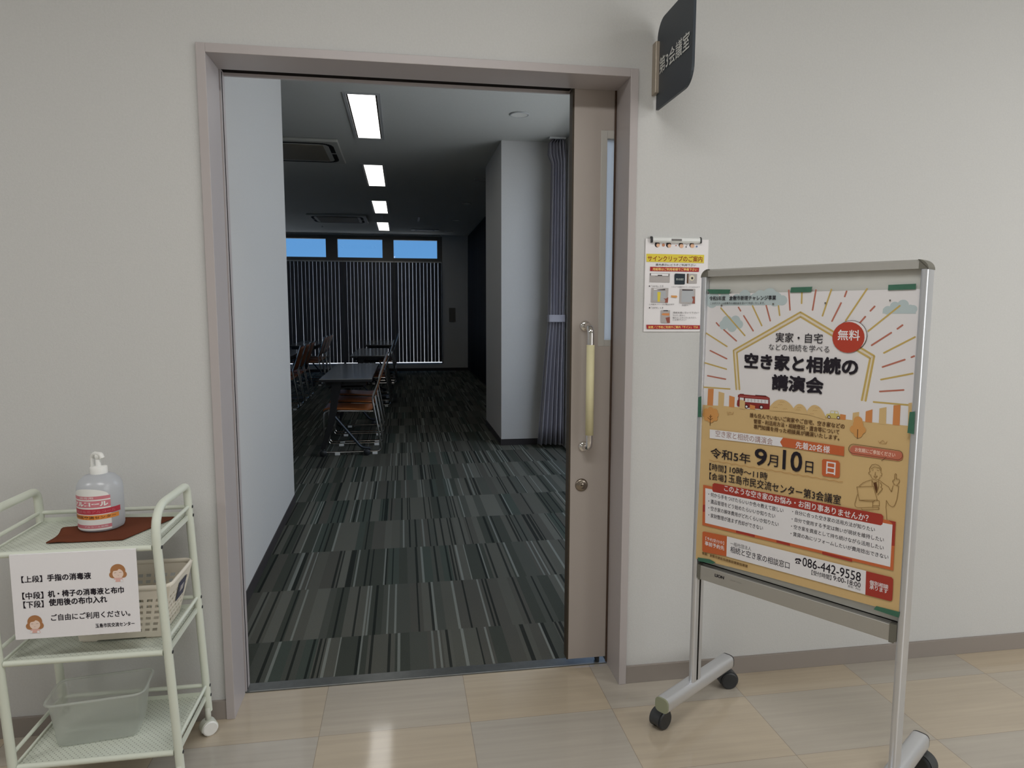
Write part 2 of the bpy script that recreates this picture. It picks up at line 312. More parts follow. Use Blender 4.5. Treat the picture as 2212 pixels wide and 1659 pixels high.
POSTER=[('c', 'cloud', 0.0185, 1.3331, 0.0213), ('c', 'cloud', 0.0149, 1.3262, 0.0194), ('c', 'cloud', 0.0568, 1.3361, 0.017), ('c', 'cloud', 0.0945, 1.3306, 0.0165), ('c', 'cloud', 0.1196, 1.3404, 0.018), ('c', 'cloud', 0.1522, 1.3317, 0.0175), ('c', 'cloud', 0.1659, 1.3398, 0.0174), ('c', 'cloud', 0.1935, 1.3411, 0.0211), ('c', 'cloud', 0.2109, 1.3312, 0.0202), ('c', 'cloud', 0.2312, 1.3277, 0.0139), ('p', 'cloud', [(-0.0014, 1.3403), (0.2341, 1.3373), (0.2351, 1.3149), (-0.0004, 1.313)]), ('c', 'cloud', 0.0671, 1.2675, 0.0169), ('c', 'cloud', 0.0933, 1.2696, 0.0154), ('c', 'cloud', 0.0562, 1.257, 0.0144), ('c', 'cloud', 0.1047, 1.2595, 0.0129), ('c', 'cloud', 0.0828, 1.2523, 0.0156), ('c', 'cloud', 0.5011, 1.3009, 0.0106), ('c', 'cloud', 0.5165, 1.3109, 0.011), ('c', 'cloud', 0.5346, 1.3137, 0.0129), ('c', 'cloud', 0.5506, 1.3038, 0.0107), ('c', 'cloud', 0.557, 1.3038, 0.0097), ('p', 'cloud', [(0.4901, 1.3052), (0.5633, 1.3052), (0.564, 1.2926), (0.4895, 1.2927)]), ('l', 'rred', 0.0042, [(0.2481, 1.3556), (0.2543, 1.3004)]), ('l', 'ryel', 0.0042, [(0.2847, 1.3524), (0.2854, 1.3185)]), ('l', 'rred', 0.0042, [(0.322, 1.3548), (0.3157, 1.3005)]), ('l', 'ryel', 0.0042, [(0.3624, 1.3555), (0.3424, 1.2852)]), ('l', 'rred', 0.0042, [(0.4009, 1.3502), (0.3965, 1.3353)]), ('l', 'rred', 0.0042, [(0.3888, 1.3203), (0.3676, 1.2716)]), ('l', 'ryel', 0.0042, [(0.4503, 1.3552), (0.4021, 1.2736)]), ('l', 'rred', 0.0042, [(0.4707, 1.3111), (0.4604, 1.2988)]), ('l', 'rred', 0.0042, [(0.45, 1.2854), (0.4369, 1.2681)]), ('l', 'ryel', 0.0042, [(0.5282, 1.3123), (0.4577, 1.2477)]), ('l', 'rred', 0.0042, [(0.5369, 1.2654), (0.525, 1.2551)]), ('l', 'rred', 0.0042, [(0.5128, 1.2462), (0.468, 1.2125)]), ('l', 'ryel', 0.0042, [(0.5661, 1.2371), (0.4977, 1.1947)]), ('l', 'rred', 0.0042, [(0.5671, 1.1909), (0.5601, 1.1871)]), ('l', 'rred', 0.0042, [(0.547, 1.1812), (0.4965, 1.1594)]), ('l', 'ryel', 0.0042, [(0.5663, 1.1483), (0.4947, 1.1277)]), ('l', 'rred', 0.0042, [(0.5488, 1.1063), (0.4937, 1.0976)]), ('l', 'ryel', 0.0042, [(0.4806, 1.0698), (0.5658, 1.0703)]), ('l', 'ryel', 0.0042, [(0.2209, 1.3133), (0.2258, 1.2858)]), ('l', 'rred', 0.0042, [(0.1851, 1.3144), (0.1994, 1.2703)]), ('l', 'ryel', 0.0042, [(0.1441, 1.3136), (0.1751, 1.2564)]), ('l', 'rred', 0.0042, [(0.1009, 1.3093), (0.109, 1.2978)]), ('l', 'rred', 0.0042, [(0.1183, 1.285), (0.1501, 1.2412)]), ('l', 'ryel', 0.0042, [(0.0446, 1.307), (0.1251, 1.2271)]), ('l', 'rred', 0.0042, [(0.0313, 1.2635), (0.0421, 1.2533)]), ('l', 'rred', 0.0042, [(0.0567, 1.2432), (0.0994, 1.2107)]), ('l', 'ryel', 0.0042, [(-0.0074, 1.2346), (0.0701, 1.1934)]), ('l', 'rred', 0.0042, [(-0.0117, 1.1872), (-0.0035, 1.184)]), ('l', 'rred', 0.0042, [(0.0137, 1.1794), (0.0708, 1.157)]), ('l', 'ryel', 0.0042, [(-0.0109, 1.1429), (0.0709, 1.1263)]), ('l', 'rred', 0.0042, [(0.0075, 1.1026), (0.0694, 1.0965)]), ('l', 'ryel', 0.0042, [(-0.0093, 1.0664), (0.0846, 1.0684)]), ('l', 'ryel', 0.0048, [(0.1045, 1.0681), (0.0908, 1.1832), (0.2834, 1.2954), (0.4763, 1.1863), (0.4619, 1.0701)]), ('l', 'rpale', 0.0035, [(0.1097, 1.0685), (0.0962, 1.1804), (0.2837, 1.2894), (0.4715, 1.1831), (0.4573, 1.0702)]), ('l', 'ryel', 0.0048, [(0.1145, 1.0689), (0.1015, 1.1775), (0.284, 1.2831), (0.467, 1.1799), (0.4528, 1.0707)]), ('ground', 'tan', [(-0.0045, 1.0119), (0.0695, 1.016), (0.1073, 1.0172), (0.2113, 1.0216), (0.3142, 1.0248), (0.4069, 1.0174), (0.4591, 1.0176), (0.5037, 1.0177), (0.5466, 1.0186), (0.5701, 1.0192)]), ('p', 'orange', [(0.0117, 1.0635), (0.0307, 1.0641), (0.0299, 1.0126), (0.0108, 1.012)]), ('p', 'tan', [(0.0474, 1.0577), (0.0664, 1.0545), (0.0658, 1.0128), (0.0472, 1.0123)]), ('p', 'orange', [(0.0827, 1.049), (0.1002, 1.0458), (0.1003, 1.0148), (0.0829, 1.0147)]), ('p', 'tan', [(-0.0197, 1.0728), (-0.0066, 1.071), (-0.005, 1.0035), (-0.0179, 1.0021)]), ('p', 'orange', [(0.4018, 1.0299), (0.416, 1.0291), (0.4158, 1.0154), (0.4016, 1.0156)]), ('p', 'tan', [(0.4331, 1.0366), (0.4484, 1.0407), (0.4484, 1.0151), (0.4328, 1.015)]), ('p', 'orange', [(0.4642, 1.0437), (0.48, 1.0509), (0.4808, 1.0166), (0.4643, 1.0164)]), ('p', 'tan', [(0.4961, 1.055), (0.5122, 1.06), (0.5136, 1.0159), (0.4967, 1.0156)]), ('p', 'orange', [(0.528, 1.0661), (0.5437, 1.0689), (0.5446, 1.0175), (0.5289, 1.0167)]), ('p', 'tan', [(0.5611, 1.0748), (0.5684, 1.0772), (0.5702, 1.0178), (0.5629, 1.018)]), ('p', 'busdark', [(0.1173, 1.0573), (0.1288, 1.0579), (0.1297, 1.0558), (0.1166, 1.0552)]), ('p', 'busdark', [(0.1643, 1.0586), (0.1958, 1.0593), (0.2006, 1.0567), (0.1645, 1.0548)]), ('p', 'busred', [(0.1109, 1.0536), (0.1165, 1.0565), (0.166, 1.0568), (0.2021, 1.0569), (0.2077, 1.0537), (0.2096, 1.0214), (0.1882, 1.0194), (0.1173, 1.0186), (0.1102, 1.0202), (0.1084, 1.0247)]), ('p', 'busmid', [(0.1159, 1.0518), (0.2054, 1.0534), (0.2058, 1.0512), (0.1157, 1.0487)]), ('p', 'buswin', [(0.117, 1.0465), (0.1293, 1.0466), (0.1296, 1.0389), (0.1173, 1.0388)]), ('p', 'buswin', [(0.1334, 1.046), (0.2044, 1.0478), (0.2043, 1.0369), (0.1334, 1.035)]), ('l', 'busdark', 0.0009, [(0.1427, 1.0451), (0.1431, 1.0367)]), ('l', 'busdark', 0.0009, [(0.1532, 1.0454), (0.1536, 1.037)]), ('l', 'busdark', 0.0009, [(0.1636, 1.0456), (0.164, 1.0373)]), ('l', 'busdark', 0.0009, [(0.1739, 1.0459), (0.1743, 1.0376)]), ('l', 'busdark', 0.0009, [(0.1842, 1.0461), (0.1845, 1.0379)]), ('l', 'busdark', 0.0009, [(0.1944, 1.0464), (0.1947, 1.0381)]), ('l', 'busdark', 0.0009, [(0.2044, 1.0466), (0.2048, 1.0384)]), ('l', 'busdark', 0.002, [(0.1312, 1.0478), (0.1332, 1.0226)]), ('p', 'buswin', [(0.1095, 1.0465), (0.1128, 1.0468), (0.1118, 1.0382), (0.1095, 1.038)]), ('c', 'busdark', 0.1388, 1.022, 0.0062), ('c', 'buswin', 0.1392, 1.0217, 0.0032), ('c', 'busdark', 0.184, 1.025, 0.0063), ('c', 'buswin', 0.1843, 1.0247, 0.0035), ('p', 'buswin', [(0.1404, 1.0165), (0.1499, 1.0198), (0.1501, 1.016), (0.1404, 1.015)]), ('p', 'buswin', [(0.1653, 1.0187), (0.1819, 1.0187), (0.182, 1.0175), (0.1653, 1.0169)]), ('p', 'tan', [(0.1173, 1.0372), (0.1213, 1.0407), (0.1338, 1.0373), (0.1343, 1.0128), (0.1174, 1.0148)]), ('p', 'orange', [(0.1495, 1.029), (0.1657, 1.0268), (0.1654, 1.0161), (0.1497, 1.0167)]), ('p', 'tan', [(0.2088, 1.0284), (0.213, 1.0344), (0.2172, 1.0395), (0.2214, 1.0437), (0.2256, 1.0471), (0.2299, 1.0495), (0.2342, 1.0513), (0.2385, 1.0522), (0.2428, 1.0526), (0.2471, 1.0525), (0.2514, 1.0518), (0.2558, 1.0505), (0.2602, 1.0483), (0.2646, 1.0453), (0.269, 1.0415), (0.2734, 1.0369), (0.2779, 1.0313), (0.2784, 1.0212), (0.2093, 1.0179)]), ('p', 'tan', [(0.2765, 1.0297), (0.2788, 1.0338), (0.281, 1.0373), (0.2833, 1.04), (0.2856, 1.0422), (0.2879, 1.0438), (0.2903, 1.0449), (0.2927, 1.0454), (0.2951, 1.0455), (0.2975, 1.0452), (0.2999, 1.0446), (0.3023, 1.0434), (0.3048, 1.0417), (0.3073, 1.0394), (0.3098, 1.0365), (0.3123, 1.033), (0.3149, 1.0289), (0.3154, 1.0188), (0.277, 1.0196)]), ('p', 'tan', [(0.3156, 1.0296), (0.3184, 1.0346), (0.3212, 1.0386), (0.3241, 1.0418), (0.327, 1.0442), (0.33, 1.0458), (0.333, 1.0467), (0.336, 1.0469), (0.339, 1.0465), (0.3421, 1.0456), (0.3451, 1.0442), (0.3482, 1.0421), (0.3514, 1.0393), (0.3545, 1.0358), (0.3577, 1.0314), (0.3609, 1.0262), (0.3642, 1.0202), (0.3647, 1.0104), (0.316, 1.0196)]), ('l', 'stroke', 0.0008, [(0.2197, 1.0268), (0.2231, 1.0296), (0.2265, 1.0279), (0.2294, 1.0303), (0.2329, 1.0283)]), ('l', 'stroke', 0.0008, [(0.233, 1.0357), (0.2363, 1.0384), (0.2398, 1.0367), (0.2427, 1.039), (0.2461, 1.037)]), ('l', 'stroke', 0.0008, [(0.2379, 1.0436), (0.2413, 1.0463), (0.2447, 1.0446), (0.2475, 1.0469), (0.2509, 1.0449)]), ('l', 'stroke', 0.0008, [(0.2478, 1.0254), (0.2511, 1.0281), (0.2545, 1.0264), (0.2574, 1.0288), (0.2607, 1.0268)]), ('l', 'stroke', 0.0008, [(0.284, 1.0265), (0.2872, 1.0291), (0.2905, 1.0275), (0.2933, 1.0298), (0.2966, 1.0278)]), ('l', 'stroke', 0.0008, [(0.2873, 1.0334), (0.2905, 1.036), (0.2938, 1.0343), (0.2966, 1.0367), (0.2998, 1.0347)]), ('l', 'stroke', 0.0008, [(0.3224, 1.0199), (0.3255, 1.0226), (0.3287, 1.0209), (0.3314, 1.0233), (0.3346, 1.0213)]), ('l', 'stroke', 0.0008, [(0.3304, 1.0301), (0.3335, 1.0328), (0.3366, 1.0311), (0.3393, 1.0334), (0.3425, 1.0315)]), ('l', 'stroke', 0.0008, [(0.3363, 1.0379), (0.3394, 1.0405), (0.3425, 1.0389), (0.3452, 1.0411), (0.3484, 1.0392)]), ('p', 'caryel', [(0.3666, 1.0261), (0.3754, 1.0285), (0.3777, 1.0365), (0.3958, 1.0371), (0.3989, 1.0284), (0.4023, 1.0274), (0.4022, 1.017), (0.3657, 1.0169)]), ('p', 'buswin', [(0.3787, 1.0352), (0.3872, 1.0354), (0.3868, 1.0301), (0.3773, 1.0299)]), ('p', 'buswin', [(0.3892, 1.0354), (0.3952, 1.0355), (0.3964, 1.0302), (0.3897, 1.0302)]), ('c', 'busdark', 0.3741, 1.0192, 0.004), ('c', 'buswin', 0.3741, 1.0188, 0.0023), ('c', 'busdark', 0.398, 1.0202, 0.0042), ('c', 'buswin', 0.398, 1.02, 0.0024), ('c', 'leaf', 0.024, 1.0001, 0.0092), ('c', 'leaf', 0.0094, 0.9941, 0.0089), ('c', 'leaf', 0.0388, 0.9962, 0.0087), ('c', 'leaf', 0.0048, 0.9835, 0.0075), ('c', 'leaf', 0.044, 0.9869, 0.0073), ('c', 'leaf', 0.0102, 0.9729, 0.008), ('c', 'leaf', 0.0409, 0.9748, 0.0075), ('c', 'leaf', 0.0246, 0.9857, 0.0158), ('c', 'leaf', 0.0251, 0.9724, 0.0121), ('l', 'trunk', 0.002, [(0.0246, 0.9846), (0.024, 0.9516)]), ('l', 'trunk', 0.0016, [(0.0151, 0.9751), (0.0242, 0.9695), (0.0317, 0.9743)]), ('l', 'trunk', 0.0016, [(0.0199, 0.9796), (0.0243, 0.9768), (0.0296, 0.9813)]), ('c', 'leaf', 0.4476, 1.0183, 0.0108), ('c', 'leaf', 0.4482, 1.0077, 0.0128), ('c', 'leaf', 0.4389, 0.9942, 0.0103), ('c', 'leaf', 0.4575, 0.9951, 0.0101), ('c', 'leaf', 0.448, 0.9954, 0.0142), ('c', 'leaf', 0.4495, 0.9849, 0.0113), ('l', 'trunk', 0.0018, [(0.448, 0.9954), (0.4485, 0.9709)]), ('l', 'stroke', 0.001, [(0.0782, 1.0006), (0.0815, 0.9928), (0.0961, 0.9939), (0.0993, 1.0019)]), ('l', 'stroke', 0.001, [(0.0825, 0.9967), (0.0883, 1.0001), (0.0937, 0.9974)]), ('l', 'stroke', 0.001, [(0.4986, 0.9726), (0.5016, 0.967), (0.5161, 0.9676), (0.5192, 0.9746)]), ('l', 'stroke', 0.001, [(0.5024, 0.9686), (0.5083, 0.9755), (0.5146, 0.9704)]), ('t', 'ink', '令和5年度\u3000倉敷市新理チャレンジ事業', 0.0074, 1.3291, 0.2067, 0.0128, 0.02), ('t', 'ink', 'このポスターは倉敷市の補助金を受けて作成いたします。', 0.0104, 1.3174, 0.172, 0.0068, 0), ('c', 'dot', 0.0482, 1.3145, 0.003), ('c', 'dot', 0.2065, 1.3179, 0.0027), ('c', 'dot', 0.3492, 1.3197, 0.0024), ('c', 'dot', 0.5056, 1.3253, 0.0021), ('t', 'ink', '実家・自宅', 0.2181, 1.2127, 0.1291, 0.0267, 0.008), ('t', 'ink', 'などの相続を学べる', 0.1993, 1.1891, 0.1666, 0.0185, 0), ('t', 'ink', '空き家と相続の', 0.1293, 1.1346, 0.3093, 0.0421, 0.045), ('t', 'ink', '講演会', 0.2141, 1.0789, 0.14, 0.0418, 0.045), ('c', 'ring', 0.4181, 1.2356, 0.0396), ('c', 'white2', 0.4181, 1.2356, 0.0382), ('c', 'dotred', 0.4119, 1.2312, 0.0399), ('t', 'white', '無料', 0.3859, 1.2237, 0.0541, 0.0265, 0.02), ('t', 'brown', '誰も住んでいないご実家やご自宅、空き家などの', 0.1512, 0.9923, 0.264, 0.013, 0.025), ('t', 'brown', '管理・利活用方法・相続登記・遺言等について', 0.1638, 0.9757, 0.2389, 0.013, 0.025), ('t', 'brown', '専門知識を持った相談員が講演いたします。', 0.1645, 0.96, 0.239, 0.013, 0.025), ('p', 'white', [(0.0235, 0.9399), (0.2523, 0.9462), (0.2535, 0.9207), (0.0245, 0.9128)]), ('p', 'ored', [(0.2523, 0.9462), (0.4172, 0.9453), (0.4179, 0.9204), (0.2525, 0.9206), (0.2445, 0.9327)]), ('t', 'brown2', '空き家と相続の講演会', 0.0438, 0.9208, 0.1791, 0.0194, 0), ('t', 'white', '先着20名様', 0.289, 0.9218, 0.0922, 0.0193, 0.015), ('t', 'ink', '令和5年', 0.0291, 0.8541, 0.1292, 0.0304, 0.012), ('t', 'ink', '9', 0.1719, 0.8567, 0.0352, 0.0471, 0.03), ('t', 'ink', '月', 0.2104, 0.8595, 0.0305, 0.0329, 0.01), ('t', 'ink', '10', 0.2553, 0.8575, 0.0528, 0.0543, 0.03), ('t', 'ink', '日', 0.3184, 0.8593, 0.0212, 0.0317, 0.012), ('p', 'ored', [(0.3658, 0.904), (0.4038, 0.9055), (0.4086, 0.9), (0.4099, 0.8645), (0.4062, 0.8594), (0.3672, 0.8577), (0.3639, 0.8625), (0.3623, 0.8996)]), ('t', 'white', '日', 0.3747, 0.8656, 0.0233, 0.0332, 0.015), ('l', 'wavy', 0.0012, [(0.0251, 0.846), (0.0403, 0.8433), (0.0552, 0.8464), (0.0701, 0.8438), (0.0847, 0.8468), (0.0993, 0.8442), (0.1135, 0.8472), (0.1279, 0.8446), (0.1418, 0.8476), (0.1559, 0.8451), (0.1695, 0.848), (0.1833, 0.8455), (0.1967, 0.8484), (0.2102, 0.8459), (0.2233, 0.8488), (0.2365, 0.8463), (0.2494, 0.8492), (0.2624, 0.8467), (0.275, 0.8495), (0.2877, 0.8471), (0.3001, 0.8499), (0.3126, 0.8474), (0.3247, 0.8502), (0.337, 0.8478), (0.3488, 0.8506), (0.3609, 0.8482), (0.3725, 0.8509), (0.3844, 0.8485), (0.3958, 0.8512), (0.4074, 0.8489), (0.4186, 0.8516)]), ('t', 'ink', '【時間】', 0.0267, 0.8145, 0.0561, 0.0216, 0.012), ('t', 'ink', '10時〜11時', 0.0944, 0.8171, 0.1178, 0.0215, 0.015), ('t', 'ink', '【会場】', 0.0278, 0.7856, 0.0561, 0.0216, 0.012), ('t', 'ink', '玉島市民交流センター第3会議室', 0.0918, 0.7881, 0.3246, 0.026, 0.012), ('p', 'bub', [(0.4429, 0.9525), (0.4384, 0.9509), (0.4347, 0.9476), (0.4324, 0.9431), (0.4317, 0.9381), (0.4329, 0.9334), (0.4357, 0.9297), (0.4397, 0.9276), (0.4442, 0.9274), (0.5476, 0.929), (0.5517, 0.9306), (0.555, 0.9338), (0.5571, 0.9381), (0.5577, 0.9428), (0.5566, 0.9472), (0.554, 0.9508), (0.5504, 0.9528), (0.5462, 0.9531)]), ('l', 'trunk', 0.0012, [(0.4395, 0.9557), (0.4351, 0.9541), (0.4315, 0.9509), (0.4292, 0.9465), (0.4286, 0.9417), (0.4297, 0.9371), (0.4325, 0.9335), (0.4364, 0.9314), (0.4408, 0.9312), (0.5464, 0.9315), (0.5504, 0.933), (0.5536, 0.9361), (0.5557, 0.9403), (0.5562, 0.9449), (0.5552, 0.9493), (0.5527, 0.9527), (0.5491, 0.9547), (0.545, 0.955), (0.4395, 0.9557)]), ('l', 'trunk', 0.0012, [(0.5091, 0.9223), (0.5194, 0.9336)]), ('t', 'bubt', 'お気軽にご参加ください', 0.4446, 0.9369, 0.0952, 0.0109, 0.02), ('l', 'stroke2', 0.0011, [(0.484, 0.8899), (0.4818, 0.898), (0.4872, 0.9088), (0.4954, 0.9119), (0.5032, 0.9102), (0.5094, 0.9041), (0.5095, 0.8925)]), ('l', 'stroke2', 0.0011, [(0.486, 0.8974), (0.4911, 0.9029), (0.4946, 0.9048), (0.5006, 0.9036), (0.5065, 0.9036), (0.5075, 0.8973)]), ('l', 'stroke2', 0.0011, [(0.484, 0.8899), (0.4805, 0.8879), (0.4814, 0.8835), (0.4857, 0.8823)]), ('l', 'stroke2', 0.0011, [(0.5096, 0.8918), (0.5122, 0.8904), (0.5117, 0.8851), (0.5083, 0.8832)]), ('l', 'stroke2', 0.0011, [(0.4857, 0.8823), (0.4884, 0.8756), (0.4928, 0.8718), (0.4989, 0.871), (0.5047, 0.8734), (0.5084, 0.8806)]), ('l', 'stroke2', 0.0011, [(0.4933, 0.8804), (0.5018, 0.882), (0.498, 0.8758), (0.4933, 0.8804)]), ('l', 'stroke2', 0.0011, [(0.4965, 0.8915), (0.4957, 0.8848), (0.4975, 0.8851)]), ('l', 'stroke2', 0.0011, [(0.4892, 0.8947), (0.4915, 0.8964)]), ('l', 'stroke2', 0.0011, [(0.4998, 0.8966), (0.5045, 0.8968)]), ('l', 'stroke2', 0.0011, [(0.4892, 0.8718), (0.4908, 0.855)]), ('l', 'stroke2', 0.0011, [(0.5059, 0.8723), (0.5062, 0.8567), (0.5025, 0.8383)]), ('l', 'stroke2', 0.0011, [(0.4901, 0.8674), (0.4934, 0.8627), (0.5038, 0.868)]), ('l', 'stroke2', 0.0011, [(0.4876, 0.8695), (0.4764, 0.8635), (0.4682, 0.8579), (0.4595, 0.8476)]), ('l', 'stroke2', 0.0011, [(0.5071, 0.8725), (0.5169, 0.8659), (0.5289, 0.8598), (0.5363, 0.8484), (0.5391, 0.8644)]), ('l', 'stroke2', 0.0011, [(0.4541, 0.8446), (0.4938, 0.854), (0.5053, 0.8199), (0.4621, 0.8108), (0.4541, 0.8446)]), ('l', 'stroke2', 0.0011, [(0.457, 0.8258), (0.4536, 0.809), (0.4514, 0.7991), (0.4532, 0.7921), (0.4595, 0.7904), (0.4951, 0.7993), (0.4949, 0.8137), (0.4622, 0.8105)]), ('l', 'stroke2', 0.0011, [(0.4949, 0.8137), (0.5006, 0.8189), (0.5095, 0.8194), (0.5106, 0.8066), (0.4957, 0.8034)]), ('l', 'stroke2', 0.0011, [(0.4959, 0.7992), (0.5099, 0.8025), (0.5104, 0.7973), (0.4715, 0.7868), (0.4682, 0.7901)]), ('l', 'stroke2', 0.0011, [(0.5045, 0.8341), (0.51, 0.8424), (0.5159, 0.8521), (0.511, 0.855), (0.5137, 0.8601), (0.5098, 0.8665)]), ('l', 'stroke2', 0.0011, [(0.5412, 0.8674), (0.541, 0.8712), (0.5374, 0.8743), (0.5383, 0.8784), (0.5416, 0.8803), (0.5417, 0.8944), (0.5436, 0.8963), (0.5454, 0.8938), (0.545, 0.8822), (0.5517, 0.8835), (0.5537, 0.88), (0.5518, 0.8732), (0.5476, 0.8673)]), ('l', 'stroke2', 0.0011, [(0.5412, 0.8674), (0.5519, 0.8656), (0.5515, 0.8488), (0.5497, 0.8305), (0.5455, 0.8141), (0.54, 0.8097), (0.5327, 0.814), (0.5261, 0.8242), (0.5262, 0.806), (0.5306, 0.7731)]), ('p', 'trunk', [(0.4934, 0.8627), (0.5004, 0.8654), (0.5035, 0.8523), (0.5019, 0.8375), (0.4985, 0.846)]), ('p', 'borange', [(0.0079, 0.7642), (0.5507, 0.7742), (0.5521, 0.6475), (0.0093, 0.6367)]), ('p', 'dred', [(0.1225, 0.6481), (0.1818, 0.6485), (0.1821, 0.6408), (0.1228, 0.6403)]), ('p', 'dred', [(0.2473, 0.6497), (0.2865, 0.6495), (0.2868, 0.6421), (0.2476, 0.6422)]), ('p', 'dred', [(0.3756, 0.6503), (0.4531, 0.6497), (0.4535, 0.6425), (0.376, 0.6425)]), ('p', 'dred', [(0.534, 0.7742), (0.5507, 0.7742), (0.5516, 0.7122), (0.5452, 0.7105), (0.5433, 0.7679)]), ('p', 'dred', [(0.0094, 0.7014), (0.0175, 0.7031), (0.0179, 0.6809), (0.0094, 0.679)]), ('p', 'white', [(0.0155, 0.7553), (0.544, 0.765), (0.5449, 0.6552), (0.0188, 0.6457)]), ('p', 'dred', [(0.0456, 0.777), (0.5168, 0.7861), (0.5215, 0.7817), (0.521, 0.7611), (0.5171, 0.7568), (0.0427, 0.749), (0.0397, 0.7539), (0.0398, 0.7722)]), ('t', 'white', 'このような空き家のお悩み・お困り事ありませんか？', 0.0795, 0.7588, 0.4073, 0.0192, 0.018), ('t', 'ink', '・何から手をつけたらいいか色々教えて欲しい', 0.0272, 0.7324, 0.2363, 0.0133, 0.012), ('t', 'ink', '・遺品管理をどう始めたらいいか知りたい', 0.028, 0.7109, 0.2125, 0.0134, 0.012), ('t', 'ink', '・空き家の解体費用がどれくらいか知りたい', 0.0288, 0.6894, 0.2224, 0.0134, 0.012), ('t', 'ink', '・家財整理が進まず売却ができない', 0.0296, 0.6672, 0.1761, 0.0135, 0.012), ('t', 'ink', '・自分に合った空き家の活用方法が知りたい', 0.2888, 0.7361, 0.2151, 0.0121, 0.012), ('t', 'ink', '・自分で使用する予定は無いが現状を維持したい', 0.2882, 0.7149, 0.2383, 0.012, 0.012), ('t', 'ink', '・空き家を資産として持ち続けながら活用したい', 0.2876, 0.6939, 0.2395, 0.0121, 0.012), ('t', 'ink', '・賃貸の為にリフォームしたいが費用捻出できない', 0.2869, 0.6728, 0.2524, 0.012, 0.012), ('p', 'white', [(0.0921, 0.6218), (0.4905, 0.6286), (0.4918, 0.565), (0.0934, 0.5591)]), ('p', 'ored', [(0.0153, 0.6175), (0.094, 0.6222), (0.0946, 0.5594), (0.0165, 0.5523), (0.0122, 0.5565), (0.0109, 0.6138)]), ('p', 'dred', [(0.4891, 0.6282), (0.5491, 0.6294), (0.5537, 0.6255), (0.5546, 0.5717), (0.5508, 0.5668), (0.4906, 0.5647)]), ('t', 'white', '【予約受付中】', 0.0223, 0.5921, 0.0629, 0.0111, 0), ('t', 'white', '事前予約先', 0.0208, 0.5755, 0.0658, 0.0133, 0.02), ('t', 'ink', '一般社団法人', 0.106, 0.5971, 0.0667, 0.0121, 0), ('t', 'ink', '相続と空き家の相談窓口', 0.1068, 0.5751, 0.1816, 0.0202, 0.008), ('t', 'ink', '086-442-9558', 0.3244, 0.5951, 0.1527, 0.0251, 0.012), ('p', 'ink', [(0.3026, 0.6062), (0.305, 0.6117), (0.3164, 0.6141), (0.3209, 0.6096), (0.3201, 0.6057), (0.3152, 0.6057), (0.3144, 0.6088), (0.3068, 0.6074), (0.306, 0.6041)]), ('p', 'ink', [(0.308, 0.605), (0.3139, 0.6057), (0.3182, 0.5984), (0.304, 0.5971)]), ('c', 'white', 0.3108, 0.6017, 0.0022), ('t', 'ink', '【受付時間】', 0.3504, 0.5775, 0.0528, 0.0137, 0.01), ('t', 'ink', '9:00-18:00', 0.4085, 0.5793, 0.0693, 0.0133, 0.012), ('t', 'ink', '担当：内山', 0.4468, 0.5719, 0.0308, 0.0063, 0), ('t', 'white', '個別相談', 0.4992, 0.5959, 0.0446, 0.0117, 0.018), ('t', 'white', '承ります', 0.4998, 0.5837, 0.0434, 0.0117, 0.018), ('t', 'brown', '後援：倉敷市建設局建築部建築指導課', 0.0119, 0.5434, 0.152, 0.0088, 0.015)]
